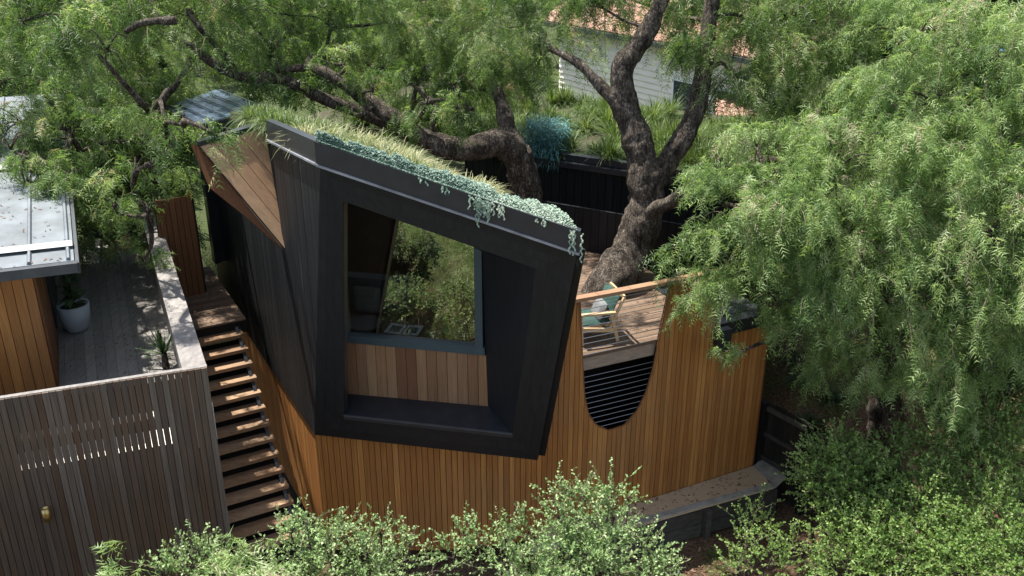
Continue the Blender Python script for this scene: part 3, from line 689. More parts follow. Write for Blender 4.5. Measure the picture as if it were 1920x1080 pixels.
# ------------------------------------------------------------------ things on the window seat
def seatpt(x, y): return Zp(x, y, zsill+.025)
bk0 = seatpt(752, 628)
book = thing('open_book', bk0, 'open picture book lying on the window seat', 'book')
for s in (-1, 1):
    prism('page', [bk0+FH*.01*s, bk0+FH*.24*s+UP*.012, bk0+FH*.24*s+FB*.30+UP*.012, bk0+FH*.01*s+FB*.30], UP*.012, WHITEC, book)
    prism('picture', [bk0+FH*.05*s+FB*.05+UP*.016, bk0+FH*.19*s+FB*.05+UP*.024, bk0+FH*.19*s+FB*.22+UP*.024, bk0+FH*.05*s+FB*.22+UP*.016], UP*.003, PHOTOC, book)
bw0 = seatpt(868, 641)+FB*.12
bowl = thing('wire_bowl', bw0, 'round pale wire bowl at right end of the window seat', 'bowl')
wm = MB()
for k in range(16):
    a = 2*math.pi*k/16; wm.tube([bw0+np.array([math.cos(a)*r_, math.sin(a)*r_, z]) for r_, z in ((.07, .006), (.13, .03), (.19, .09), (.22, .17))], .005, 4)
for r_, z in ((.07, .006), (.165, .06), (.20, .12), (.22, .172)):
    wm.tube([bw0+np.array([math.cos(t)*r_, math.sin(t)*r_, z]) for t in np.linspace(0, 6.2832, 25)], .006, 4)
wm.build('wirework', WICKER, bowl)
cu = seatpt(832, 632)+FB*.1
cup = thing('dark_cup', cu, 'small dark cup beside the wire bowl on the window seat', 'cup')
MB().lathe(cu, [(0, 0), (.05, 0), (.06, .1), (.05, .1), (.045, .02), (0, .02)], 16).build('cup_body', CERAM, cup)
def inroom(a, b): q = TL+(TR-TL)*a+WD*b; return np.array([q[0], q[1], zsill-.42])
sf0 = inroom(.42, 2.75)
sofa = thing('sofa', sf0, 'dark low sofa deep inside the room behind the glass', 'sofa')
MB().box(sf0+UP*.25, FH*1.5, FB*.8, UP*.35).build('seat', CERAM, sofa); MB().box(sf0+UP*.6+FB*.35, FH*1.5, FB*.2, UP*.6).build('backrest', CERAM, sofa)
for dx_, nm_ in ((-.55, 'pale patterned cushion at left end of the dark sofa'), (.15, 'pale cushion in the middle of the dark sofa')):
    tag(cushion('sofa_cushion', sf0+FH*dx_+UP*.62+FB*.12, FH*.42, UP*.42, FB*.16, GREYC, None), nm_, 'cushion', 'cushions on the sofa')
tb0 = inroom(.40, 2.2)
tbl = thing('side_table', tb0, 'small round grey side table in the dark room', 'table')
MB().lathe(tb0, [(0, .5), (.24, .5), (.24, .53), (0, .53)], 18).build('tabletop', GUTTER, tbl); MB().tube([tb0, tb0+UP*.5], .03, 8).build('leg', CERAM, tbl)

# ------------------------------------------------------------------ path, retaining edge and black fence at the right
A_, B_, C_, D_ = Zp(1412, 878, .0), Zp(1456, 915, .0), Zp(1190, 990, .0), Zp(1000, 1040, .0)
wl = [(*(wpt(s)+np.array([wtan(s)[1], -wtan(s)[0]])*.03), 0.) for s in np.linspace(CS[-1], 3.2, 12)]
tag(prism('path', [B_-np.array([.05, .02, 0]), C_, D_]+[np.array(p) for p in wl[::-1]], UP*.012, GRAVEL), kind='structure')
ew = thing('sleeper_edging', (C_[0], C_[1], -.5), 'dark timber sleeper retaining edge below the gravel path', 'retaining wall')
ed = nrm(B_-C_); en = np.array([ed[1], -ed[0], 0])
tot = float(np.linalg.norm(B_-D_))
for r_ in range(2):
    for k in range(3):
        a = D_+ed*(tot/3*k+.005); b = D_+ed*(tot/3*(k+1)-.005)
        MB().bar(a+en*.04+UP*(-.12-.235*r_), b+en*.04+UP*(-.12-.235*r_), .075, .225).build('sleeper', SLEEPER, ew)
for k in (0.55, 1.75, 2.9):
    box('post', D_+ed*k+en*.11+UP*-.25, ed*.09, en*.07, UP*.52, SLEEPER, ew)
MB().bar(D_+UP*.02-en*.06, B_+UP*.02-en*.06, .10, .045).build('concrete_edge', CONC, ew)
prism('corner_slab', [A_+UP*.012, B_+UP*.012, B_+UP*.012+np.array([.22, .25, 0]), A_+UP*.012+np.array([.25, .3, 0])], UP*.025, CONC, ew)
f0 = Zp(1418, 866, -.02)+np.array([.06, .05, 0]); f1 = Zp(1600, 1000, -.3); fd = nrm((f1-f0)*np.array([1, 1, 0])); fn = np.array([fd[1], -fd[0], 0])
fn = fn if fn[0] < 0 else -fn
fe = thing('paling_fence', f0, 'low black paling fence with rails beside the cedar wall', 'fence')
clad(fe, 'paling', np.array([f0[0], f0[1], 0]), fd, UP, [(0, -.5), (2.6, -.5), (2.6, 1.12), (0, 1.12)], R(90), .115, .006, .018, FENCEM, -fn)
for z in (1.02, .55, .1): MB().bar(f0*np.array([1, 1, 0])+fn*.03+UP*z, f0*np.array([1, 1, 0])+fd*2.6+fn*.03+UP*z, .045, .075).build('rail', SLEEPER, fe)
for a in (.02, .95, 2.0): box('post', f0*np.array([1, 1, 0])+fd*a+fn*.06+UP*.3, fd*.1, fn*.1, UP*1.66, FENCEM, fe)

# ------------------------------------------------------------------ white weatherboard house behind
hb = Yp(1050, 150, 30.5); hb[2] = 2.0
wh = thing('weatherboard_house', hb, 'white weatherboard house with terracotta tiled roof behind the trees', 'house')
hd = nrm(np.array([.55, -.83, 0])); hn = np.array([hd[1], -hd[0], 0]); HLEN = 9.0; EAVE = float(Yp(1200, 58, 28.2)[2])
wf = prism('wall', [hb, hb+hd*HLEN, hb+hd*HLEN+UP*(EAVE-2), hb+UP*(EAVE-2)], -hn*.12, WHITEB, wh)
nbz = int((EAVE-2)/.17)
for k in range(nbz):
    z = 2+k*.17
    MB().prism([hb+hn*.055+UP*(z-2), hb+hn*.012+UP*(z-2+.158), hb+hn*.001+UP*(z-2+.158), hb+hn*.001+UP*(z-2)], hd*HLEN).build('weatherboard', WHITEB, wf)
wsd = prism('end_wall', [hb, hb-hn*6, hb-hn*6+UP*(EAVE-2), hb+UP*(EAVE-2)], hd*.1, WHITEB, wh)
for a in (5.9, 7.6):
    wo = box('window', hb+hd*a+hn*.03+UP*1.35, hd*1.1, hn*.06, UP*1.3, WHITEC, wh)
    box('pane', hb+hd*a+hn*.065+UP*1.35, hd*.95, hn*.012, UP*1.15, plain('far_pane', (.05, .06, .07), rough=.1), wo)
rr = prism('roof', [hb+hn*.5-hd*.5+UP*(EAVE-2), hb+hn*.5+hd*(HLEN+.5)+UP*(EAVE-2), hb-hn*4+hd*(HLEN+.5)+UP*(EAVE-2+2.3), hb-hn*4-hd*.5+UP*(EAVE-2+2.3)], -UP*.05, TILE, wh)
sl_ = nrm(-hn*4.5+UP*2.3)
for r_ in range(7):
    for k in range(34):
        o_ = hb+hn*.5-hd*.5+UP*(EAVE-2)+sl_*(r_*.34)+hd*(k*.31)
        MB().prism([o_+UP*.035, o_+hd*.15+UP*.075, o_+hd*.30+UP*.035], sl_*.36-UP*.03).build('tile', TILE, rr)
MB().bar(hb+hn*.52-hd*.5+UP*(EAVE-2-.06), hb+hn*.52+hd*(HLEN+.5)+UP*(EAVE-2-.06), .12, .13).build('gutter', GUTTER, wh)

# low tiled shed roof and garden wall seen over the rear roof
s0 = Yp(1345, 226, 22.5); sh = thing('garden_shed', (s0[0], s0[1], 2), 'low garden shed with orange tiled roof behind the big tree', 'shed')
s1 = s0+np.array([1.75, -.2, 0]); sdv = nrm(s1-s0); sb = np.array([-sdv[1], sdv[0], 0])
box('wall', (s0+s1)/2+sb*.9-UP*.75+UP*-.05, sdv*1.6, sb*1.6, UP*1.4, SLEEPER, sh)
for r_ in range(5):
    for k in range(9):
        o_ = s0+sdv*(k*.195)+sb*(r_*.3)+UP*(r_*.045)
        MB().prism([o_, o_+sdv*.095+UP*.045, o_+sdv*.19], sb*.32+UP*.03).build('tile', TILE, sh)
# back balustrade glimpsed through the left foliage
b0, b1 = Yp(240, 301, 19), Yp(350, 299, 19)
bb = thing('rear_balustrade', (b0[0], b0[1], b0[2]-1), 'white topped balustrade with thin dark balusters behind the stair', 'balustrade')
MB().bar(b0, b1, .07, .05).build('handrail', WHITEB, bb)
for k in range(11): MB().bar(b0+(b1-b0)*(k/10)-UP*.03, b0+(b1-b0)*(k/10)-UP*.95, .03, .03, up=np.array([0, 1., 0])).build('baluster', BLACKM, bb)
yp_ = Yp(338, 335, 20.5)
ys_ = thing('yellow_panel', yp_-UP*.6, 'bright yellow panel standing behind the rear balustrade', 'panel')
box('panel', yp_, np.array([.32, 0, 0]), np.array([0, .05, 0]), UP*.75, YELLOWM, ys_)
box('stand', yp_-UP*.55, np.array([.06, 0, 0]), np.array([0, .05, 0]), UP*.5, BLACKM, ys_)
# garden parasol (blue) far right
up_ = Yp(1895, 80, 17.5)
ps = thing('blue_parasol', (up_[0], up_[1], 2), 'blue parasol half hidden by leaves at far right', 'parasol')
pmb = MB(); K = 8
for k in range(K):
    a, b = 2*math.pi*k/K, 2*math.pi*(k+1)/K
    i0 = len(pmb.v); pmb.v += [up_+UP*.25, up_+np.array([math.cos(a), math.sin(a), 0])*.45-UP*.1, up_+np.array([math.cos(b), math.sin(b), 0])*.45-UP*.1]; pmb.f.append((i0, i0+1, i0+2))
pmb.build('canopy', BLUECL, ps); MB().tube([up_+UP*.25, np.array([up_[0], up_[1], 1.4])], .025, 8).build('pole', STEEL, ps)

# ------------------------------------------------------------------ vegetation generators
def raw_mesh(name, V, F, mat, parent, tone):
    V = np.ascontiguousarray(V.reshape(-1, 3)); off = WOFF.get(parent.name, np.zeros(3)) if parent is not None else np.zeros(3)
    V = (V-off).astype(np.float32); k = F.shape[1]
    me = bpy.data.meshes.new(name); me.vertices.add(len(V)); me.vertices.foreach_set('co', V.ravel())
    me.loops.add(F.size); me.loops.foreach_set('vertex_index', F.ravel().astype(np.int32))
    me.polygons.add(len(F)); me.polygons.foreach_set('loop_start', np.arange(0, F.size, k, dtype=np.int32))
    me.update(calc_edges=True)
    at = me.attributes.new('tone', 'FLOAT', 'POINT'); at.data.foreach_set('value', tone.ravel().astype(np.float32))
    me.materials.append(mat); o = link(name, me, parent); WOFF[o.name] = off
    return o
def unit(v): return v/(np.linalg.norm(v, axis=-1, keepdims=True)+1e-9)
def sprays(P, D, L, nf=13, nl=5, fl=.18, ll=.075, lw=.0155, droop=.65):
    """weeping pinnate foliage: each spray is a drooping shoot with fronds of narrow leaflets. returns leaf tris, tones, shoot points"""
    N = len(P); t = np.linspace(.08, 1, nf)[None, :, None]
    D = unit(D); L3 = L[:, None, None]; dr = (droop*rng.uniform(.6, 1.4, N))[:, None, None]
    dn = np.array([0, 0, -1.])
    S = P[:, None]+D[:, None]*L3*(t-.28*t*t)+dn*L3*dr*t*t                      # N,nf,3
    T = unit(D[:, None]*(1-.56*t)+dn*2*dr*t)
    rv = unit(rng.normal(size=(N, nf, 3)))
    fd = unit(T*.55+rv*.85+dn*.45)
    flen = fl*rng.uniform(.65, 1.25, (N, nf, 1))
    sd = unit(np.cross(fd, unit(rng.normal(size=(N, nf, 3))+np.array([0, 0, 1.2]))))
    s = ((np.arange(nl)+.6)/nl)[None, None, :, None]
    B = S[:, :, None]+fd[:, :, None]*flen[:, :, None]*s+dn*.30*flen[:, :, None]*s*s      # N,nf,nl,3
    wv = fd[:, :, None]*lw*.5
    lll = ll*(1-.45*np.abs(s-.4))*rng.uniform(.6, 1.3, (N, nf, nl, 1))
    jt = rng.normal(0, .28, (2, N, nf, nl, 3))
    out = []
    for sg in (-1, 1):
        tip = B+(sd[:, :, None]*sg*.78+fd[:, :, None]*.55+dn*.25+jt[(sg+1)//2])*lll
        out.append(np.stack([B-wv, B+wv, tip], 3))
    V = np.stack(out, 3)                                                        # N,nf,nl,2,3,3
    ct = CLTONE[0][:N, None] if CLTONE and len(CLTONE[0]) == N else 0
    tone = np.clip(rng.normal(.46, .13, (N, 1))+ct+rng.normal(0, .15, (N, nf)), 0, 1)
    tone = np.broadcast_to(tone[:, :, None, None, None], V.shape[:-1])
    return V.reshape(-1, 3), tone.reshape(-1), S
def twig_ribbons(S, wd_):
    N, k, _ = S.shape; idx = np.linspace(0, k-1, 5).astype(int); Q = S[:, idx]
    sd = unit(np.cross(unit(Q[:, -1]-Q[:, 0]), rng.normal(size=(N, 3))))[:, None]*wd_
    V = np.stack([Q-sd, Q+sd], 2).reshape(N, -1, 3)
    F = np.array([(2*i, 2*i+1, 2*i+3, 2*i+2) for i in range(4)])
    return V, (F[None]+np.arange(N)[:, None, None]*V.shape[1]).reshape(-1, 4)
def sph(n):
    return unit(rng.normal(size=(n, 3)))
CLTONE = []
def crown_points(blobs, dens):
    P, D, L, T = [], [], [], []
    for c, r, k in blobs:
        n = max(6, int(dens*k*r*r)); m = max(3, int(n/9))
        cd = sph(m); cd[:, 2] = np.where(cd[:, 2] < -.6, -cd[:, 2], cd[:, 2])
        cc = cd*r*rng.uniform(.45, 1., (m, 1))**.5*np.array([1, 1, .85]); ct = rng.normal(0, .15, m)
        q = rng.integers(0, m, n); d = unit(cd[q]+rng.normal(0, .35, (n, 3)))
        P.append(c+cc[q]+rng.normal(0, .15, (n, 3))*min(1, r+.3)*np.array([1, 1, .7])); D.append(d*np.array([1, 1, .6])+np.array([0, 0, .25])+rng.normal(0, .2, (n, 3)))
        L.append(rng.uniform(.4, .9, n)*min(1., .45+r*.55)); T.append(ct[q])
    CLTONE[:] = [np.concatenate(T)]
    return np.concatenate(P), np.concatenate(D), np.concatenate(L)
def limb(mb, pts, r0, r1, k=12, n=7, jit=.16):
    if r0 > .1: k, n = 32, 12
    P = catmull(np.array(pts), n); m = len(P); rad = np.linspace(r0, r1, m)*(1+.05*np.sin(np.linspace(0, 5*len(pts), m)))
    b0 = len(mb.v)
    mb.tube(P, list(rad), k, True, 0)
    for i in range(m):
        for j in range(k):
            v = mb.v[b0+i*k+j]; q = Vector(v)
            f = 1+.6*jit*mnoise.noise(q*(.55/max(rad[i], .08)))+.8*jit*mnoise.noise(q*5)+.45*jit*mnoise.noise(q*11)
            mb.v[b0+i*k+j] = P[i]+(v-P[i])*f
    return P
def pix(lst): return [Yp(x, y, Y) for x, y, Y in lst]
def make_tree(name, label, cat, base, limbs, blobs, dens, mat, twig_w=.004, lead=True, extra=(), **kw):
    root = thing(name, base, label, cat)
    tm = MB(); nodes_ = []
    for i, (pts, r0, r1) in enumerate(limbs):
        P = limb(tm, pts, r0, r1, 14 if r0 > .12 else 8); nodes_.append(P)
    NP_ = np.concatenate(nodes_)
    tm.build('trunk', BARK, root, True)
    bl_ = [(Yp(x, y, Y), r, k) for x, y, Y, r, k in blobs] + [(np.array(c), r, k) for c, r, k in extra]
    if lead:
        br = MB(); ctr = [np.array(n_) for n_ in NP_]
        order = sorted(bl_, key=lambda q: min(np.linalg.norm(NP_-q[0], axis=1)))
        pool = NP_.copy()
        for c, r, k in order:
            j = np.argmin(np.linalg.norm(pool-c, axis=1)+np.maximum(0, pool[:, 2]-c[2])*.5); a = pool[j]
            mid = (a+c)/2+UP*.15*np.linalg.norm(c-a)+rng.normal(0, .12, 3)
            P = limb(br, [a, mid, c], .045, .02, 6, 4, .1)
            pool = np.vstack([pool, P[2:]])
            for q in sph(4): limb(br, [c, c+q*r*.5+UP*.1, c+q*r*.95-UP*.12*r], .016, .005, 4, 3, .1)
        tag(br.build('branches', BARK, root, True), kind='stuff')
    P, D, L = crown_points(bl_, dens)
    V, tone, S = sprays(P, D, L, **kw)
    raw_mesh('crown', V, np.arange(len(V)).reshape(-1, 3), mat, root, tone)
    tv, tf = twig_ribbons(S, twig_w); tag(raw_mesh('twigs', tv, tf, TWIG, root, np.zeros(tv.shape[0]*tv.shape[1])), kind='stuff')
    return root

# ------------------------------------------------------------------ pepper trees
DEN = 150
t1b = Zp(1150, 545, DECKZ)
fk = Yp(1203, 345, 14.6)
make_tree('pepper_tree', 'large pepper tree whose thick forked trunk rises through the brown deck', 'tree', t1b, [
    ([t1b-UP*.5+np.array([-.42, 0, 0]), t1b+UP*.12+np.array([-.05, 0, 0])]+pix([(1184, 465, 14.4), (1210, 390, 14.5), (1206, 315, 14.65), (1192, 255, 14.8), (1170, 190, 15), (1168, 125, 15.1), (1205, 75, 15.2), (1238, 5, 15.3), (1262, -70, 15.4)]), .38, .10),
    (pix([(1180, 225, 14.8), (1130, 165, 15), (1085, 120, 15.2), (1030, 90, 15.6)]), .12, .05),
    (pix([(1205, 400, 14.5), (1222, 345, 14.6), (1258, 295, 14.7), (1298, 225, 14.8), (1318, 140, 15), (1330, 40, 15.2), (1345, -90, 15.4)]), .22, .11),
    (pix([(1205, 400, 14.4), (1265, 375, 14), (1320, 335, 13.6), (1400, 305, 13.2), (1480, 300, 12.9)]), .13, .06)],
    [(985, 50, 17, 1.1, 1), (1070, 10, 16.5, .7, .9), (1185, 0, 16.2, .35, .8), (1115, 5, 16, .35, .9), (1235, 10, 16.2, .32, .9), (1420, 40, 15.2, .4, .9), (1500, 110, 15, .35, .9), (1400, 170, 14.8, .3, .9), (1285, 25, 16, .25, .8), (1015, 110, 17, .35, .8), (1130, 15, 15.8, .7, .8), (1310, -30, 16.3, .6, .8), (1275, 110, 14.9, .33, 1.3), (1390, 60, 15.6, 1.0, .9), (1370, 140, 15, .7, .7),
     (1480, 30, 15.8, .8, .8), (1450, 200, 15.2, .6, .7), (1600, 10, 15.8, .9, .9), (1610, 170, 15, .8, .9), (1560, 220, 14.6, .5, .9), (1420, 20, 16.4, 1.0, .9), (1350, 300, 13.4, .3, 1.)],
    DEN, PEPPER, extra=[((-.9, 14.3, 9.3), .7, .5), ((.1, 14.6, 9.4), .7, .5), ((.8, 14.9, 9.3), .6, .5), ((1.6, 15.2, 9.4), .7, .4)])
t2b = Zp(985, 440, 2.6); t2b = np.array([.23, 16.3, 2.0])
k2 = Yp(968, 285, 16.0)
make_tree('leaning_pepper_tree', 'old pepper tree with bent limb sprawling left over the grassed roof', 'tree', t2b, [
    ([t2b]+pix([(985, 390, 16.2), (980, 330, 16.1)])+[k2], .33, .25),
    ([k2]+pix([(930, 268, 15.8), (868, 280, 15.4), (800, 262, 15.4), (720, 210, 15.6), (650, 160, 15.8), (590, 128, 16), (520, 132, 16.2)]), .27, .05),
    (pix([(865, 288, 15.6), (780, 258, 15.9), (690, 216, 16), (600, 182, 16), (530, 150, 16), (440, 140, 15.6), (360, 90, 15.2), (310, 66, 15)]), .14, .06),
    (pix([(440, 138, 15.6), (425, 108, 15.4), (380, 60, 15.2)]), .07, .04),
    (pix([(330, 38, 14.3), (270, 42, 14.3), (235, 60, 14.3)]), .065, .04),
    (pix([(370, 92, 15.2), (330, 160, 14.8), (285, 220, 15), (250, 330, 15.4)]), .05, .02),
    ([k2]+pix([(950, 235, 16.2), (935, 180, 16.6), (900, 120, 17), (880, 60, 17.4)]), .2, .03)],
    [(40, 40, 15, 1.0, 1), (150, 30, 15.2, 1.0, 1), (270, 30, 15.4, .9, 1), (370, 30, 16, .9, .9), (60, 140, 14.2, .9, 1), (170, 150, 16.2, 1., 1), (270, 150, 16.8, .85, .9), (350, 140, 16.8, .6, .8),
     (40, 230, 13.6, .55, 1), (130, 260, 13.5, .7, 1), (220, 260, 16.6, .85, 1), (300, 240, 16.6, .7, .9), (350, 275, 16.3, 0.36, 0.9), (100, 360, 13.2, 0.4, 0.50), (60, 330, 13.3, 0.35, 0.39), (180, 360, 16.3, 0.59, 0.9), (260, 350, 16.3, 0.52, 0.8), (320, 320, 16.3, 0.34, 0.8),
     (215, 430, 16.3, 0.38, 0.9), (265, 430, 16.3, 0.31, 0.9), (325, 430, 16.3, 0.17, 1.1), (270, 490, 12.4, .17, 1.2), (110, 410, 13, 0.25, 0.44),
     (450, 20, 16.6, .9, .9), (550, 30, 17, .9, .9), (640, 50, 17.2, .9, .9), (510, 90, 16.6, .45, .7), (610, 110, 16.8, .5, .8), (730, 40, 17.6, 1.1, .9), (700, 130, 17.6, .6, .8), (790, 140, 17.8, .8, .9), (860, 70, 18, 1.0, .9), (880, 160, 17.6, .6, .9), (770, 210, 17.2, .5, .8), (830, 240, 16.8, .4, .9), (925, 130, 17.8, .7, .9), (800, 195, 15.2, .28, 1), (700, 170, 15.2, .25, 1), (620, 120, 15.5, .3, 1), (740, 245, 15.2, .16, 1), (560, 165, 15.5, .22, .8), (860, 205, 15.2, .26, 1), (660, 215, 15.3, .16, .8), (800, 195, 16.2, .35, 1), (850, 160, 16.4, .5, 1), (880, 225, 16.4, .3, 1), (760, 160, 16.4, .4, 1), (840, 235, 16.3, .28, 1), (910, 170, 16.6, .35, 1), (480, 165, 15.4, .2, .5), (310, 250, 11.8, .28, 1), (105, 425, 12.3, .3, 1.1), (50, 350, 12.4, .3, 1), (140, 350, 12.4, .3, 1), (20, 280, 12.6, .35, 1), (255, 320, 12, .30, 1), (300, 330, 12, .22, .9), (220, 400, 12, .24, 1), (345, 235, 11.6, .15, .9), (425, 262, 11.2, .08, 2), (280, 400, 12.2, .2, .9), (100, 330, 12.6, .35, .9), (60, 295, 12.6, .32, .9), (120, 395, 12.5, .26, .9), (40, 380, 12.4, .2, .7), (255, 440, 15.2, .4, 1), (300, 410, 15.6, .45, 1), (200, 445, 15, .4, 1), (160, 440, 14.6, .3, 1), (130, 50, 11.9, .45, 1.1), (200, 95, 11.8, .35, .9),
     (150, 330, 15.2, 0.5, 0.55), (230, 330, 16.3, 0.56, 1), (300, 300, 16.3, 0.50, 1), (170, 400, 16.3, 0.42, 1), (240, 400, 16.3, 0.48, 1), (310, 370, 16.3, 0.37, 0.9), (215, 470, 13.8, .3, .9), (285, 215, 13.2, .26, 1), (270, 245, 13.2, .3, 1), (140, 290, 14.2, 0.5, 0.55), (190, 290, 16.3, 0.55, 1), (330, 290, 16.3, 0.33, 1), (290, 300, 16.3, 0.50, 1), (340, 350, 16.3, 0.23, 1), (250, 300, 16.3, 0.55, 1), (310, 200, 15, .5, 1), (250, 220, 15.5, .6, 1)],
    DEN, PEPPER)
t3b = Zp(1655, 870, -.2)
make_tree('weeping_pepper_tree', 'wide weeping pepper tree at the right with sunlit hanging foliage', 'tree', t3b, [
    ([t3b-UP*.2]+pix([(1660, 800, 12.7), (1655, 690, 12.7), (1640, 560, 12.6), (1620, 470, 12.6)]), .30, .18),
    (pix([(1640, 560, 12.6), (1560, 450, 12.3), (1470, 400, 12.2), (1390, 390, 12.1)]), .11, .04),
    (pix([(1620, 470, 12.6), (1680, 380, 12.6), (1740, 280, 12.8), (1800, 150, 13.2)]), .13, .05),
    (pix([(1640, 560, 12.6), (1740, 520, 12), (1840, 470, 11.6)]), .10, .04)],
    [(1420, 275, 12.9, .42, 1), (1355, 380, 12.3, .5, 1), (1400, 400, 12, .6, 1), (1335, 480, 11.9, .42, 1), (1308, 540, 11.75, .22, 1.2), (1390, 520, 11.8, .45, 1), (1440, 330, 12.4, .5, 1), (1480, 410, 12, .7, 1), (1560, 320, 12.4, .75, 1), (1590, 440, 11.8, .8, 1), (1500, 520, 11.8, .6, 1),
     (1670, 290, 12.4, .85, 1), (1750, 190, 13, .9, 1), (1840, 100, 13.5, .9, 1), (1710, 90, 14, .9, 1), (1640, 210, 13.4, .5, 1), (1770, 390, 11.9, .9, 1), (1870, 290, 12.2, .9, 1), (1880, 460, 11.5, .9, 1), (1690, 540, 11.5, .8, 1), (1580, 590, 11.7, .5, 1), (1790, 620, 11.3, .8, 1), (1890, 630, 11.2, .7, 1), (1670, 660, 11.6, .5, 1),
     (1372, 668, 11.85, .13, 1.6), (1500, 610, 11.9, .35, 1), (1460, 570, 12, .35, 1), (1485, 660, 12.2, .28, 1), (1600, 690, 11.9, .3, .5), (1640, 730, 11.7, .26, .5), (1780, 720, 11.3, .4, 1), (1420, 580, 11.9, .25, 1.),
     (1850, 730, 11.4, .5, 1), (1900, 710, 11.6, .5, 1), (1720, 640, 11.8, .5, 1), (1560, 660, 12.2, .3, .9), (1740, 760, 11.8, .35, .8), (1900, 200, 13, .8, 1), (1900, 380, 12, .8, 1), (1830, 560, 11.6, .6, 1), (1620, 560, 11.9, .6, 1), (1540, 450, 12, .6, 1), (1920, 520, 11.6, .6, 1), (1915, 600, 11.5, .6, 1), (1875, 110, 13.2, .4, 1), (1860, 680, 11.4, .5, 1)],
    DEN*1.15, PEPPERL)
# tree in the lower garden in front of the house (seen mirrored in the window)
rt = np.array([-3.7, 4.9, -.5])
def blobs3(lst): return [(np.array(c), r, k) for c, r, k in lst]
root = thing('garden_pepper_tree', rt, 'yellow green weeping tree in the lower garden mirrored in the window', 'tree')
tm = MB(); limb(tm, [rt-UP*.1, rt+np.array([.1, 0, 1.2]), rt+np.array([.2, .1, 2.2])], .14, .05); tm.build('trunk', BARK, root, True)
P, D, L = crown_points(blobs3([((-3.3, 5.1, 2.3), .8, 1), ((-2.7, 5.7, 2.2), .7, 1), ((-3.9, 4.6, 1.8), .8, 1), ((-3.3, 5.0, 1.2), .8, 1), ((-2.6, 5.8, 1.2), .7, 1), ((-3.8, 4.4, .6), .8, 1), ((-2.8, 5.4, .3), .7, 1), ((-4.3, 3.8, 1.0), .8, 1), ((-2.3, 6.3, .3), .6, 1), ((-3.0, 4.6, 0), .7, 1), ((-3.5, 6.0, 2.8), .6, 1), ((-2.8, 6.4, 2.7), .6, 1), ((-4.3, 4.9, 2.4), .7, 1), ((-5.1, 3.1, 1.4), .9, 1), ((-4.7, 2.4, .9), .9, 1), ((-2.2, 6.8, 2.2), .5, 1), ((-6.4, 0, 1.), 1.1, 1), ((-5.4, 1.2, 1.), 1., 1), ((-7.6, 1.4, 1.3), 1., 1), ((-4.2, 3.4, .4), .8, 1)]), 110)
V, tone, S = sprays(P, D, L, nf=10, nl=4, ll=.07, lw=.016)
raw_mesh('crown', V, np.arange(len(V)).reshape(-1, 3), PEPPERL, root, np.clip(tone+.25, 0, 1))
hg = np.array([-6.6, 4.6, -.5]); root = thing('reflection_darkener', hg, 'added dark foliage out of view that darkens the window reflection', 'shrub')  # out-of-view dark leaves, added to darken the left of the mirrored view
P, D, L = crown_points(blobs3([((-6.2, 5.0, 1.4), 1., 1), ((-6.9, 4.2, 1.7), 1., 1), ((-5.6, 6.0, 1.0), .8, 1), ((-6.3, 4.0, .4), .9, 1), ((-5.4, 5.4, .3), .7, 1), ((-7.2, 4.6, 2.6), .9, 1), ((-6.2, 5.6, 2.4), .8, 1), ((-5.3, 6.4, 2.5), .6, 1), ((-4.9, 6.9, 1.6), .5, 1), ((-7.6, 3.4, 1.6), 1., 1), ((-4.5, 6.0, 2.6), .5, 1.6), ((-4.9, 5.6, 2.2), .6, 1.4), ((-4.4, 6.3, 1.6), .55, 1.6), ((-4.6, 5.8, .8), .7, 1.3), ((-4.2, 6.5, .5), .5, 1.4), ((-4.0, 6.6, 1.3), .5, 1.6), ((-4.15, 6.3, 2.3), .45, 1.8)]), 60)
V, tone, S = sprays(P, D, L, nf=10, nl=4, ll=.10, lw=.05)
raw_mesh('foliage', V, np.arange(len(V)).reshape(-1, 3), DARKL, root, tone*.5)

# ------------------------------------------------------------------ leafy shrubs
def leaf_twigs(blobs, per, leaf_l, leaf_w, nl=14, tl=.3, up=.5):
    Vs, Ts, Ss = [], [], []
    for c, r, k in blobs:
        n = int(per*k*r*r); d = sph(n); d = d[d[:, 2] > -.55]; n = len(d)
        P = c+d*r*rng.uniform(.3, 1., (n, 1))**.5*np.array([1, 1, .85])
        dr = unit(d+np.array([0, 0, up])+rng.normal(0, .25, (n, 3))); LT = tl*rng.uniform(.6, 1.3, (n, 1, 1))
        t = np.linspace(.0, 1, nl)[None, :, None]
        S = P[:, None]+dr[:, None]*LT*t-np.array([0, 0, 1])*LT*.15*t*t
        ld = unit(dr[:, None]*.55+unit(rng.normal(size=(n, nl, 3)))*.8+np.array([0, 0, .15]))
        nm_ = unit(rng.normal(size=(n, nl, 3))*.7+np.array([0, 0, .9])); sd = unit(np.cross(ld, nm_))
        ln_ = leaf_l*rng.uniform(.45, 1.3, (n, nl, 1))*(1-.35*(t>.9)); wd_ = leaf_w*rng.uniform(.8, 1.2, (n, nl, 1))
        B = S; M = S+ld*ln_*.5+np.cross(sd, ld)*ln_*.08; Tp = S+ld*ln_
        V = np.stack([B, M+sd*wd_*.5, Tp, M-sd*wd_*.5], 2)
        tn = np.clip(rng.normal(.4, .12, (n, 1))+.22*t[..., 0]+rng.normal(0, .12, (n, nl)), 0, 1)
        Vs.append(V.reshape(-1, 3)); Ts.append(np.repeat(tn.reshape(-1), 4)); Ss.append(S)
    return np.concatenate(Vs), np.concatenate(Ts), np.concatenate(Ss)
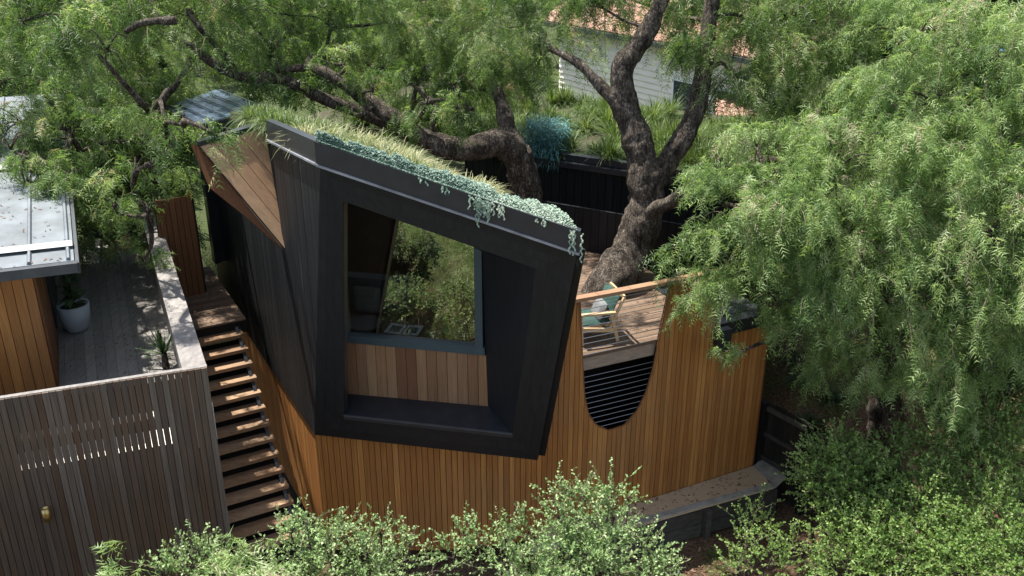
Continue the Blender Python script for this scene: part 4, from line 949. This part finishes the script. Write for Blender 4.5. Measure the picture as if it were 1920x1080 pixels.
def shrub(name, label, blobs, mat, per=260, ll=.05, lw=.026, nl=14, tl=.3, cat='shrub', group=None):
    bl_ = [(Yp(x, y, Y), r, k) for x, y, Y, r, k in blobs]
    c = np.mean([b[0] for b in bl_], 0); base = np.array([c[0], c[1], float(gz(c[0], c[1]))])
    root = thing(name, base, label, cat, group)
    V, tn, S = leaf_twigs(bl_, per, ll, lw, nl, tl)
    raw_mesh('foliage', V, np.arange(len(V)).reshape(-1, 4), mat, root, tn)
    tv, tf = twig_ribbons(S, .003); tag(raw_mesh('twigs', tv, tf, TWIG, root, np.zeros(tv.shape[0]*tv.shape[1])), kind='stuff')
    st_ = MB()
    for b in bl_:
        limb(st_, [base+rng.normal(0, .06, 3)*np.array([1, 1, 0]), (base+b[0])/2+rng.normal(0, .08, 3), b[0]], .022, .009, 5, 4, .1)
        for q in sph(5): limb(st_, [b[0]-UP*.1*b[1], b[0]+q*b[1]*.5, b[0]+q*b[1]*.9], .009, .003, 4, 3, .1)
    tag(st_.build('stems', BARK, root, True), kind='stuff')
    return root
LG = 'pale green shrubs along the front of the house'
shrub('front_shrub', 'small pale green shrub against the grey slatted screen', [(335, 1085, 7.7, .19, 1.2), (375, 1062, 7.8, .2, 1.2), (420, 1085, 7.8, .18, 1.1), (372, 1030, 7.8, .07, 1.6), (310, 1070, 7.8, .07, 1.6), (440, 1055, 7.8, .07, 1.6)], PITTO, 1300, .043, .025, group=LG)
shrub('front_shrub', 'wide pale green shrub covering the foot of the stair', [(500, 1080, 7.7, .22, 1), (560, 1040, 7.8, .24, 1), (620, 1050, 7.9, .25, 1), (690, 1045, 7.9, .24, 1), (750, 1060, 7.9, .2, 1), (590, 1100, 7.6, .3, 1), (690, 1100, 7.6, .28, 1), (575, 980, 7.9, .08, 1.6), (545, 1000, 7.9, .1, 1.4), (650, 1000, 7.9, .1, 1.4), (715, 1000, 7.9, .09, 1.4), (770, 1020, 7.9, .08, 1.5), (615, 1005, 7.9, .1, 1.4)], PITTO, 1300, .043, .025, group=LG)
shrub('front_shrub', 'thin pale green shrub in front of the middle cedar battens', [(850, 1045, 7.9, .12, 1.1), (900, 1020, 8.0, .14, 1.1), (950, 1010, 8.0, .15, 1.1), (990, 1000, 8.0, .13, 1.1), (810, 1070, 7.8, .1, 1.), (870, 1000, 8, .06, 1.5), (940, 1060, 7.8, .16, 1.1)], PITTO, 1300, .043, .025, group=LG)
shrub('front_shrub', 'tall bushy pale green shrub below the oval wall opening', [(1045, 930, 8.2, .1, 1.4), (1050, 970, 8.2, .13, 1.3), (1090, 930, 8.2, .1, 1.4), (1100, 970, 8.1, .2, 1.1), (1145, 925, 8.2, .1, 1.4), (1180, 935, 8.2, .06, 1.6), (1150, 970, 8.1, .15, 1.1), (1090, 1020, 8.0, .28, 1), (1150, 1020, 8.0, .25, 1), (1050, 1040, 7.9, .28, 1), (1120, 1075, 7.7, .36, 1), (1200, 1040, 8.0, .2, 1), (1030, 1090, 7.6, .3, 1), (1215, 1090, 7.7, .26, 1), (980, 1075, 7.7, .18, 1), (1250, 1070, 7.8, .1, 1.2)], PITTO, 1300, .043, .025, group=LG)
SG = 'dark green shrubs in the lower right garden'
for lab, bls in (
    ('glossy green shrub at the end of the black paling fence', [(1560, 850, 11, .36, 1), (1600, 880, 10.9, .42, 1), (1540, 900, 10.8, .36, 1), (1580, 940, 10.6, .42, 1), (1640, 920, 10.6, .42, 1), (1515, 920, 10.8, .16, 1)]),
    ('dense green shrub beneath the dark trunk at the right', [(1700, 880, 10.9, .5, 1), (1760, 830, 11.2, .45, 1), (1740, 940, 10.4, .55, 1), (1690, 990, 10.1, .5, 1)]),
    ('tall green shrub at the right edge below weeping foliage', [(1850, 800, 11.2, .5, 1), (1900, 860, 10.8, .6, 1), (1830, 890, 10.6, .5, 1), (1880, 740, 11.4, .35, 1), (1800, 760, 11.5, .35, 1)]),
    ('broad green shrub in the bottom right corner', [(1850, 980, 9.9, .6, 1), (1900, 1050, 9.4, .6, 1), (1780, 1030, 9.6, .55, 1), (1820, 1080, 9.2, .5, 1)]),
    ('green shrub with bare grey stems above the red mulch', [(1620, 1010, 9.9, .45, .9), (1680, 1060, 9.5, .5, 1), (1590, 1060, 9.6, .4, .9), (1550, 1000, 10.1, .25, .7)])):
    shrub('garden_shrub', lab, bls, SHRUBL, 950, .048, .028, group=SG)
shrub('small_shrub', 'sparse small shrub below the sleeper edging', [(1400, 980, 10.6, .2, .9), (1430, 1000, 10.4, .22, .8), (1395, 1020, 10.2, .2, .8), (1420, 955, 10.8, .14, .8)], SHRUBL, 650, .048, .026)
shrub('small_shrub', 'low leafy shrub in the mulch at the bottom right of the sleeper edging', [(1440, 1060, 9.8, .3, .9), (1500, 1050, 9.8, .3, .9), (1380, 1075, 9.6, .2, .8)], SHRUBL, 650, .048, .026)

# strappy plants
def tussock_mesh(name, n, L, w0, mat, droop=.5, lift=(25, 85)):
    m = MB()
    for k in range(n):
        a = random.random()*6.283; e = R(random.uniform(*lift)); r_ = random.random()*.09
        ribbon_leaf(m, np.array([math.cos(a)*r_, math.sin(a)*r_, 0]), np.array([math.cos(a)*math.cos(e), math.sin(a)*math.cos(e), math.sin(e)]), L*random.uniform(.6, 1.1), w0, droop*random.uniform(.5, 1.3), 5)
    me = bpy.data.meshes.new(name); me.from_pydata([tuple(v) for v in m.v], [], m.f); me.materials.append(mat); me.update()
    at = me.attributes.new('tone', 'FLOAT', 'POINT'); at.data.foreach_set('value', np.repeat(np.clip(rng.normal(.5, .22, n), 0, 1), 12).astype(np.float32))
    return me
straw = [tussock_mesh('straw_tussock', 130, .54, .013, STRAW, .7) for _ in range(3)]
green = [tussock_mesh('green_tussock', 150, .50, .012, GREENG, .75) for _ in range(3)]
tall = [tussock_mesh('tall_tussock', 170, .72, .013, GREENG, .55, (40, 88)) for _ in range(2)]
dark = [tussock_mesh('strap_plant', 60, .5, .028, DARKL, .6) for _ in range(2)]
def place(name, me, loc, label, cat, group, s=1.):
    o = link(name, me); o.location = tuple(loc); o.rotation_euler = (0, 0, random.random()*6.28); o.scale = (s, s, s*random.uniform(.85, 1.1))
    return tag(o, label, cat, group)
def roofpt(a, b): return TL+(TR-TL)*a+WD*b+UP*(.14-.083*b*max(0, 1-a))
GR = 'grass tussocks on the sloping green roof'
for i in range(95):
    a = .10+.72*((i*.618) % 1.); b = .62+3.0*random.random()*(1-.3*a)
    if a > .72: b = .58+.6*random.random()
    pale = random.random() < .15+1.1*a
    place('grass_tussock', random.choice(straw if pale else green), roofpt(a, b), 'pale straw coloured grass tussock on the sloping green roof' if pale else 'green grass tussock at the high end of the sloping roof', 'grass', GR, random.uniform(.7, 1.0)*(1+.06*b*(1-a)))
for i in range(40):
    place('grass_tussock', random.choice(green), roofpt(random.uniform(.15, .45), random.uniform(1.4, 4)), 'green grass tussock at the high end of the sloping roof', 'grass', GR, random.uniform(.8, 1.05))
for i in range(14):
    place('grass_tussock', random.choice(green), roofpt(random.uniform(.03, .14), random.uniform(2.3, 4.1)), 'green grass tussock at the high end of the sloping roof', 'grass', GR, random.uniform(.8, 1.))
RG = 'tall green grasses on the rear black roof'
for i in range(240):
    p = RW0+RWd*random.uniform(-4.5, 5.2)-RN*(.15+4.4*random.random()**1.4)+UP*.02
    if -.4 < np.dot(p-RW0, RWd) < .45 and np.dot(p-RW0, -RN) < .6: continue
    place('tall_tussock', random.choice(tall+green), p, 'tall green grass clump on the planted rear roof', 'grass', RG, random.uniform(1.0, 1.5))
# blue trailing plant over the rear wall
bp0 = RW0+RWd*.12+UP*.1
bm = MB()
for k in range(1500):
    p = bp0+RWd*random.uniform(-.38, .42)-RN*random.uniform(-.12, .5)+UP*random.uniform(-.05, .55)
    a = random.random()*6.28; e = random.uniform(-.2, 1.); ribbon_leaf(bm, p, np.array([math.cos(a), math.sin(a), e]), random.uniform(.12, .24), .016, .35, 3)
for k in range(320):
    p = bp0+RWd*random.uniform(-.3, .4)+RN*random.uniform(.05, .16)+UP*random.uniform(-.2, .1)
    a = random.random()*6.28; ribbon_leaf(bm, p, np.array([math.cos(a)*.5, math.sin(a)*.5, -.4]), random.uniform(.1, .2), .016, .3, 3)
cs2 = thing('chalkstick_plant', bp0, 'blue green chalkstick plant spilling over the rear black wall', 'plant')
tone_attr(bm.build('foliage', BLUEP, cs2), 0, 1, 8)
# silver groundcover along the front roof edge
gm = MB(); 
def disc(p, r_, n):
    n = nrm(n); u = nrm(np.cross(n, np.array([.3, .9, .2]))); v = np.cross(n, u); b = len(gm.v)
    for k in range(5): gm.v.append(p+(u*math.cos(k*1.2566)+v*math.sin(k*1.2566))*r_)
    gm.f.append(tuple(range(b, b+5)))
for k in range(34000):
    a = random.random()**.85; nz = mnoise.noise(Vector((a*14, 3.1, 0)))+.6*mnoise.noise(Vector((a*45, 1.7, 0))); wdt = max(.05, ((.28+.22*smooth(a, .45, .8)) if a > .12 else .12)*(1+.55*nz))
    b = -.02+wdt*random.random()
    p = TL+(TR-TL)*a+WD*b+FO*.04*0+UP*(FASH-.02+(.02+(.12+.07*nz)*random.random()*max(0, 1-(2*b/wdt-1)**2)))
    disc(p, random.uniform(.006, .014), np.array([random.gauss(0, .5), random.gauss(-.3, .5), 1]))
for c_, n_, ln_ in ((.63, 9, .34), (.665, 8, .22), (.60, 5, .16), (.5, 4, .10), (.995, 6, .30), (.86, 5, .08), (.4, 4, .07), (.70, 6, .14)):
    for k in range(n_):
        a = c_+random.gauss(0, .012); Ls = ln_*random.uniform(.4, 1.1); base = TL+(TR-TL)*a+FO*.06+UP*FASH
        for q in range(int(Ls/.009)):
            disc(base+FO*(.02*math.sin(q*.3+k)+.012)+FH*.01*math.sin(q*.7+k*2)-UP*.009*q, random.uniform(.006, .013), FO+np.array([random.gauss(0, .4), 0, random.gauss(.3, .4)]))
gc = gm.build('silver_groundcover', SILVER); gv = np.array(gm.v); ga = (gv-TL)@(TR-TL)/np.dot(TR-TL, TR-TL)
gt_ = np.clip(.25+.45*smooth(ga, .35, .8)+.25*np.array([mnoise.noise(Vector((x*4, y*4, z*4))) for x, y, z in gv])+np.repeat(rng.normal(0, .16, len(gv)//5), 5), 0, 1)
gc.data.attributes.new('tone', 'FLOAT', 'POINT').data.foreach_set('value', gt_.astype(np.float32))
tag(gc, 'silver green groundcover spilling over the black roof edge', 'ground cover', kind='stuff')
# roof meadow base tufts
# strap plants near the fence
for (x, y, Y), lab in zip(((1520, 760, 14.2), (1560, 740, 14.6), (1500, 720, 15.0), (1480, 700, 15.4)), ('dark strap leaved plant just behind the black paling fence', 'dark strap leaved plant nearest the weeping tree trunk', 'dark strap leaved plant on the sunlit brown soil', 'dark strap leaved plant farthest up the brown bank')):
    p = Yp(x, y, Y); p[2] = float(gz(p[0], p[1])); place('strap_plant', random.choice(dark), p, lab, 'plant', 'strap leaved plants behind the fence', 1.1)
for (x, y), lab in zip(((1350, 1075), (1340, 1050)), ('lone green strap plant in the red mulch', 'second small strap plant in the red mulch')):
    p = Zp(x, y, -.5); place('strap_plant', random.choice(green), p, lab, 'plant', 'strap plants in the mulch', .7)

# mulch chips
mc = MB()
for k in range(5200):
    x = random.uniform(-3, 4.6); y = random.uniform(7.2, 12.2)
    if y > 10.6+.42*max(0, x-1): continue
    p = np.array([x, y, float(gz(x, y))+.008]); a = random.random()*6.28; l_, w_ = random.uniform(.02, .06), random.uniform(.008, .018)
    d = np.array([math.cos(a), math.sin(a), random.uniform(-.3, .3)])*l_; s = np.array([-math.sin(a), math.cos(a), random.uniform(-.3, .3)])*w_
    b = len(mc.v); mc.v += [p-d-s, p+d-s, p+d+s, p-d+s]; mc.f.append((b, b+1, b+2, b+3))
MCH = leaf('mulch_chips', [(0, (.07, .035, .022)), (.6, (.15, .085, .055)), (1, (.26, .17, .12))], trans=.0, rough=.95, spec=.1)
tag(tone_attr(mc.build('mulch', MCH), 0, 1, 4), 'red brown bark mulch on the lower garden bed', 'mulch', kind='stuff')
# fallen leaves
lt = MB()
def litter(f, n, up=UP):
    for k in range(n):
        p = f(); a = random.random()*6.28; l_ = random.uniform(.008, .03); w_ = random.uniform(.004, .009)
        d = np.array([math.cos(a), math.sin(a), random.uniform(-.2, .2)])*l_; q = np.array([-math.sin(a), math.cos(a), random.uniform(-.3, .3)])*w_
        b = len(lt.v); p = p+UP*.008; lt.v.extend([p-d-q, p+d-q, p+d+q, p-d+q]); lt.f.append((b, b+1, b+2, b+3))
litter(lambda: RP(random.uniform(0, 3), random.uniform(.0, 5), .004), 520)
litter(lambda: DO+DV*random.uniform(-1, 3)+DB*random.uniform(.2, 4)+UP*.03, 420)
litter(lambda: T0+TD*random.uniform(.4, 7)-OB*random.uniform(.3, 2.4)+UP*.03, 420)
litter(lambda: SX(random.uniform(2.9, 4.2), random.uniform(.2, 1.5))+UP*2.5, 120)
litter(lambda: C_+ed*random.uniform(-1, 2.4)-en*random.uniform(.1, .6)+UP*.014, 200)
tag(tone_attr(lt.build('leaf_litter', MCH), 0, 1, 4), 'fallen brown leaves scattered over roofs and decks', 'leaf litter', kind='stuff')
# ------------------------------------------------------------------ far trees closing the view
FG = 'trees behind the houses'
def far_tree(label, x, y, h, r, mat=BGLEAF, dens=26):
    base = np.array([x, y, float(gz(x, y))]); root = thing('bushy_tree', base, label, 'tree', FG)
    tm = MB(); limb(tm, [base-UP*.2, base+UP*h*.35, base+UP*h*.75], .22, .06, 8); tm.build('trunk', BARK, root, True)
    bl_ = [(base+UP*h*.55+d*r*.62*np.array([1, 1, h/(2.2*r)]), r*.5, 1.) for d in sph(15)]
    P, D, L = crown_points(bl_, dens); V, tone, S = sprays(P, D, L*1.3, nf=9, nl=4, fl=.3, ll=.17, lw=.05)
    raw_mesh('crown', V, np.arange(len(V)).reshape(-1, 3), mat, root, tone)
for a in (('broad green tree behind the terrace house', -12.5, 26, 8, 3.4), ('round green tree left of the white house', -6.5, 27, 7, 3.2), ('green tree close left of the weatherboard house', -3.5, 36, 8, 3.2), ('green tree at right behind the tiled shed', 8.5, 24, 7, 3.0), ('tall green tree at the far right edge', 13, 25, 8.5, 3.6),
          ('green tree beyond the white house roof', 4.5, 40, 10, 4.2), ('green tree far behind on the left', -10, 40, 10, 4.6), ('dark green tree far behind at right', 17, 40, 11, 5), ('wide green tree farthest left behind the terrace', -20, 34, 9, 4.4), ('round green tree past the weeping tree', 10.8, 17, 6.2, 2.6), ('low green tree at the side of the lower garden', 9.2, 12.6, 4.4, 1.9)):
    far_tree(*a)
fw_b = []
for k in range(60):
    fw_b.append((np.array([random.uniform(-70, 70), random.uniform(58, 90), random.uniform(3, 9)]), random.uniform(3, 5.5), 1.))
P, D, L = crown_points(fw_b, 4.5); V, tone, S = sprays(P, D, L*2.5, nf=7, nl=3, fl=.7, ll=.6, lw=.22)
tag(raw_mesh('far_woods', V, np.arange(len(V)).reshape(-1, 3), BGLEAF, None, tone), 'far green wood closing the view behind the houses', 'woods', kind='stuff')
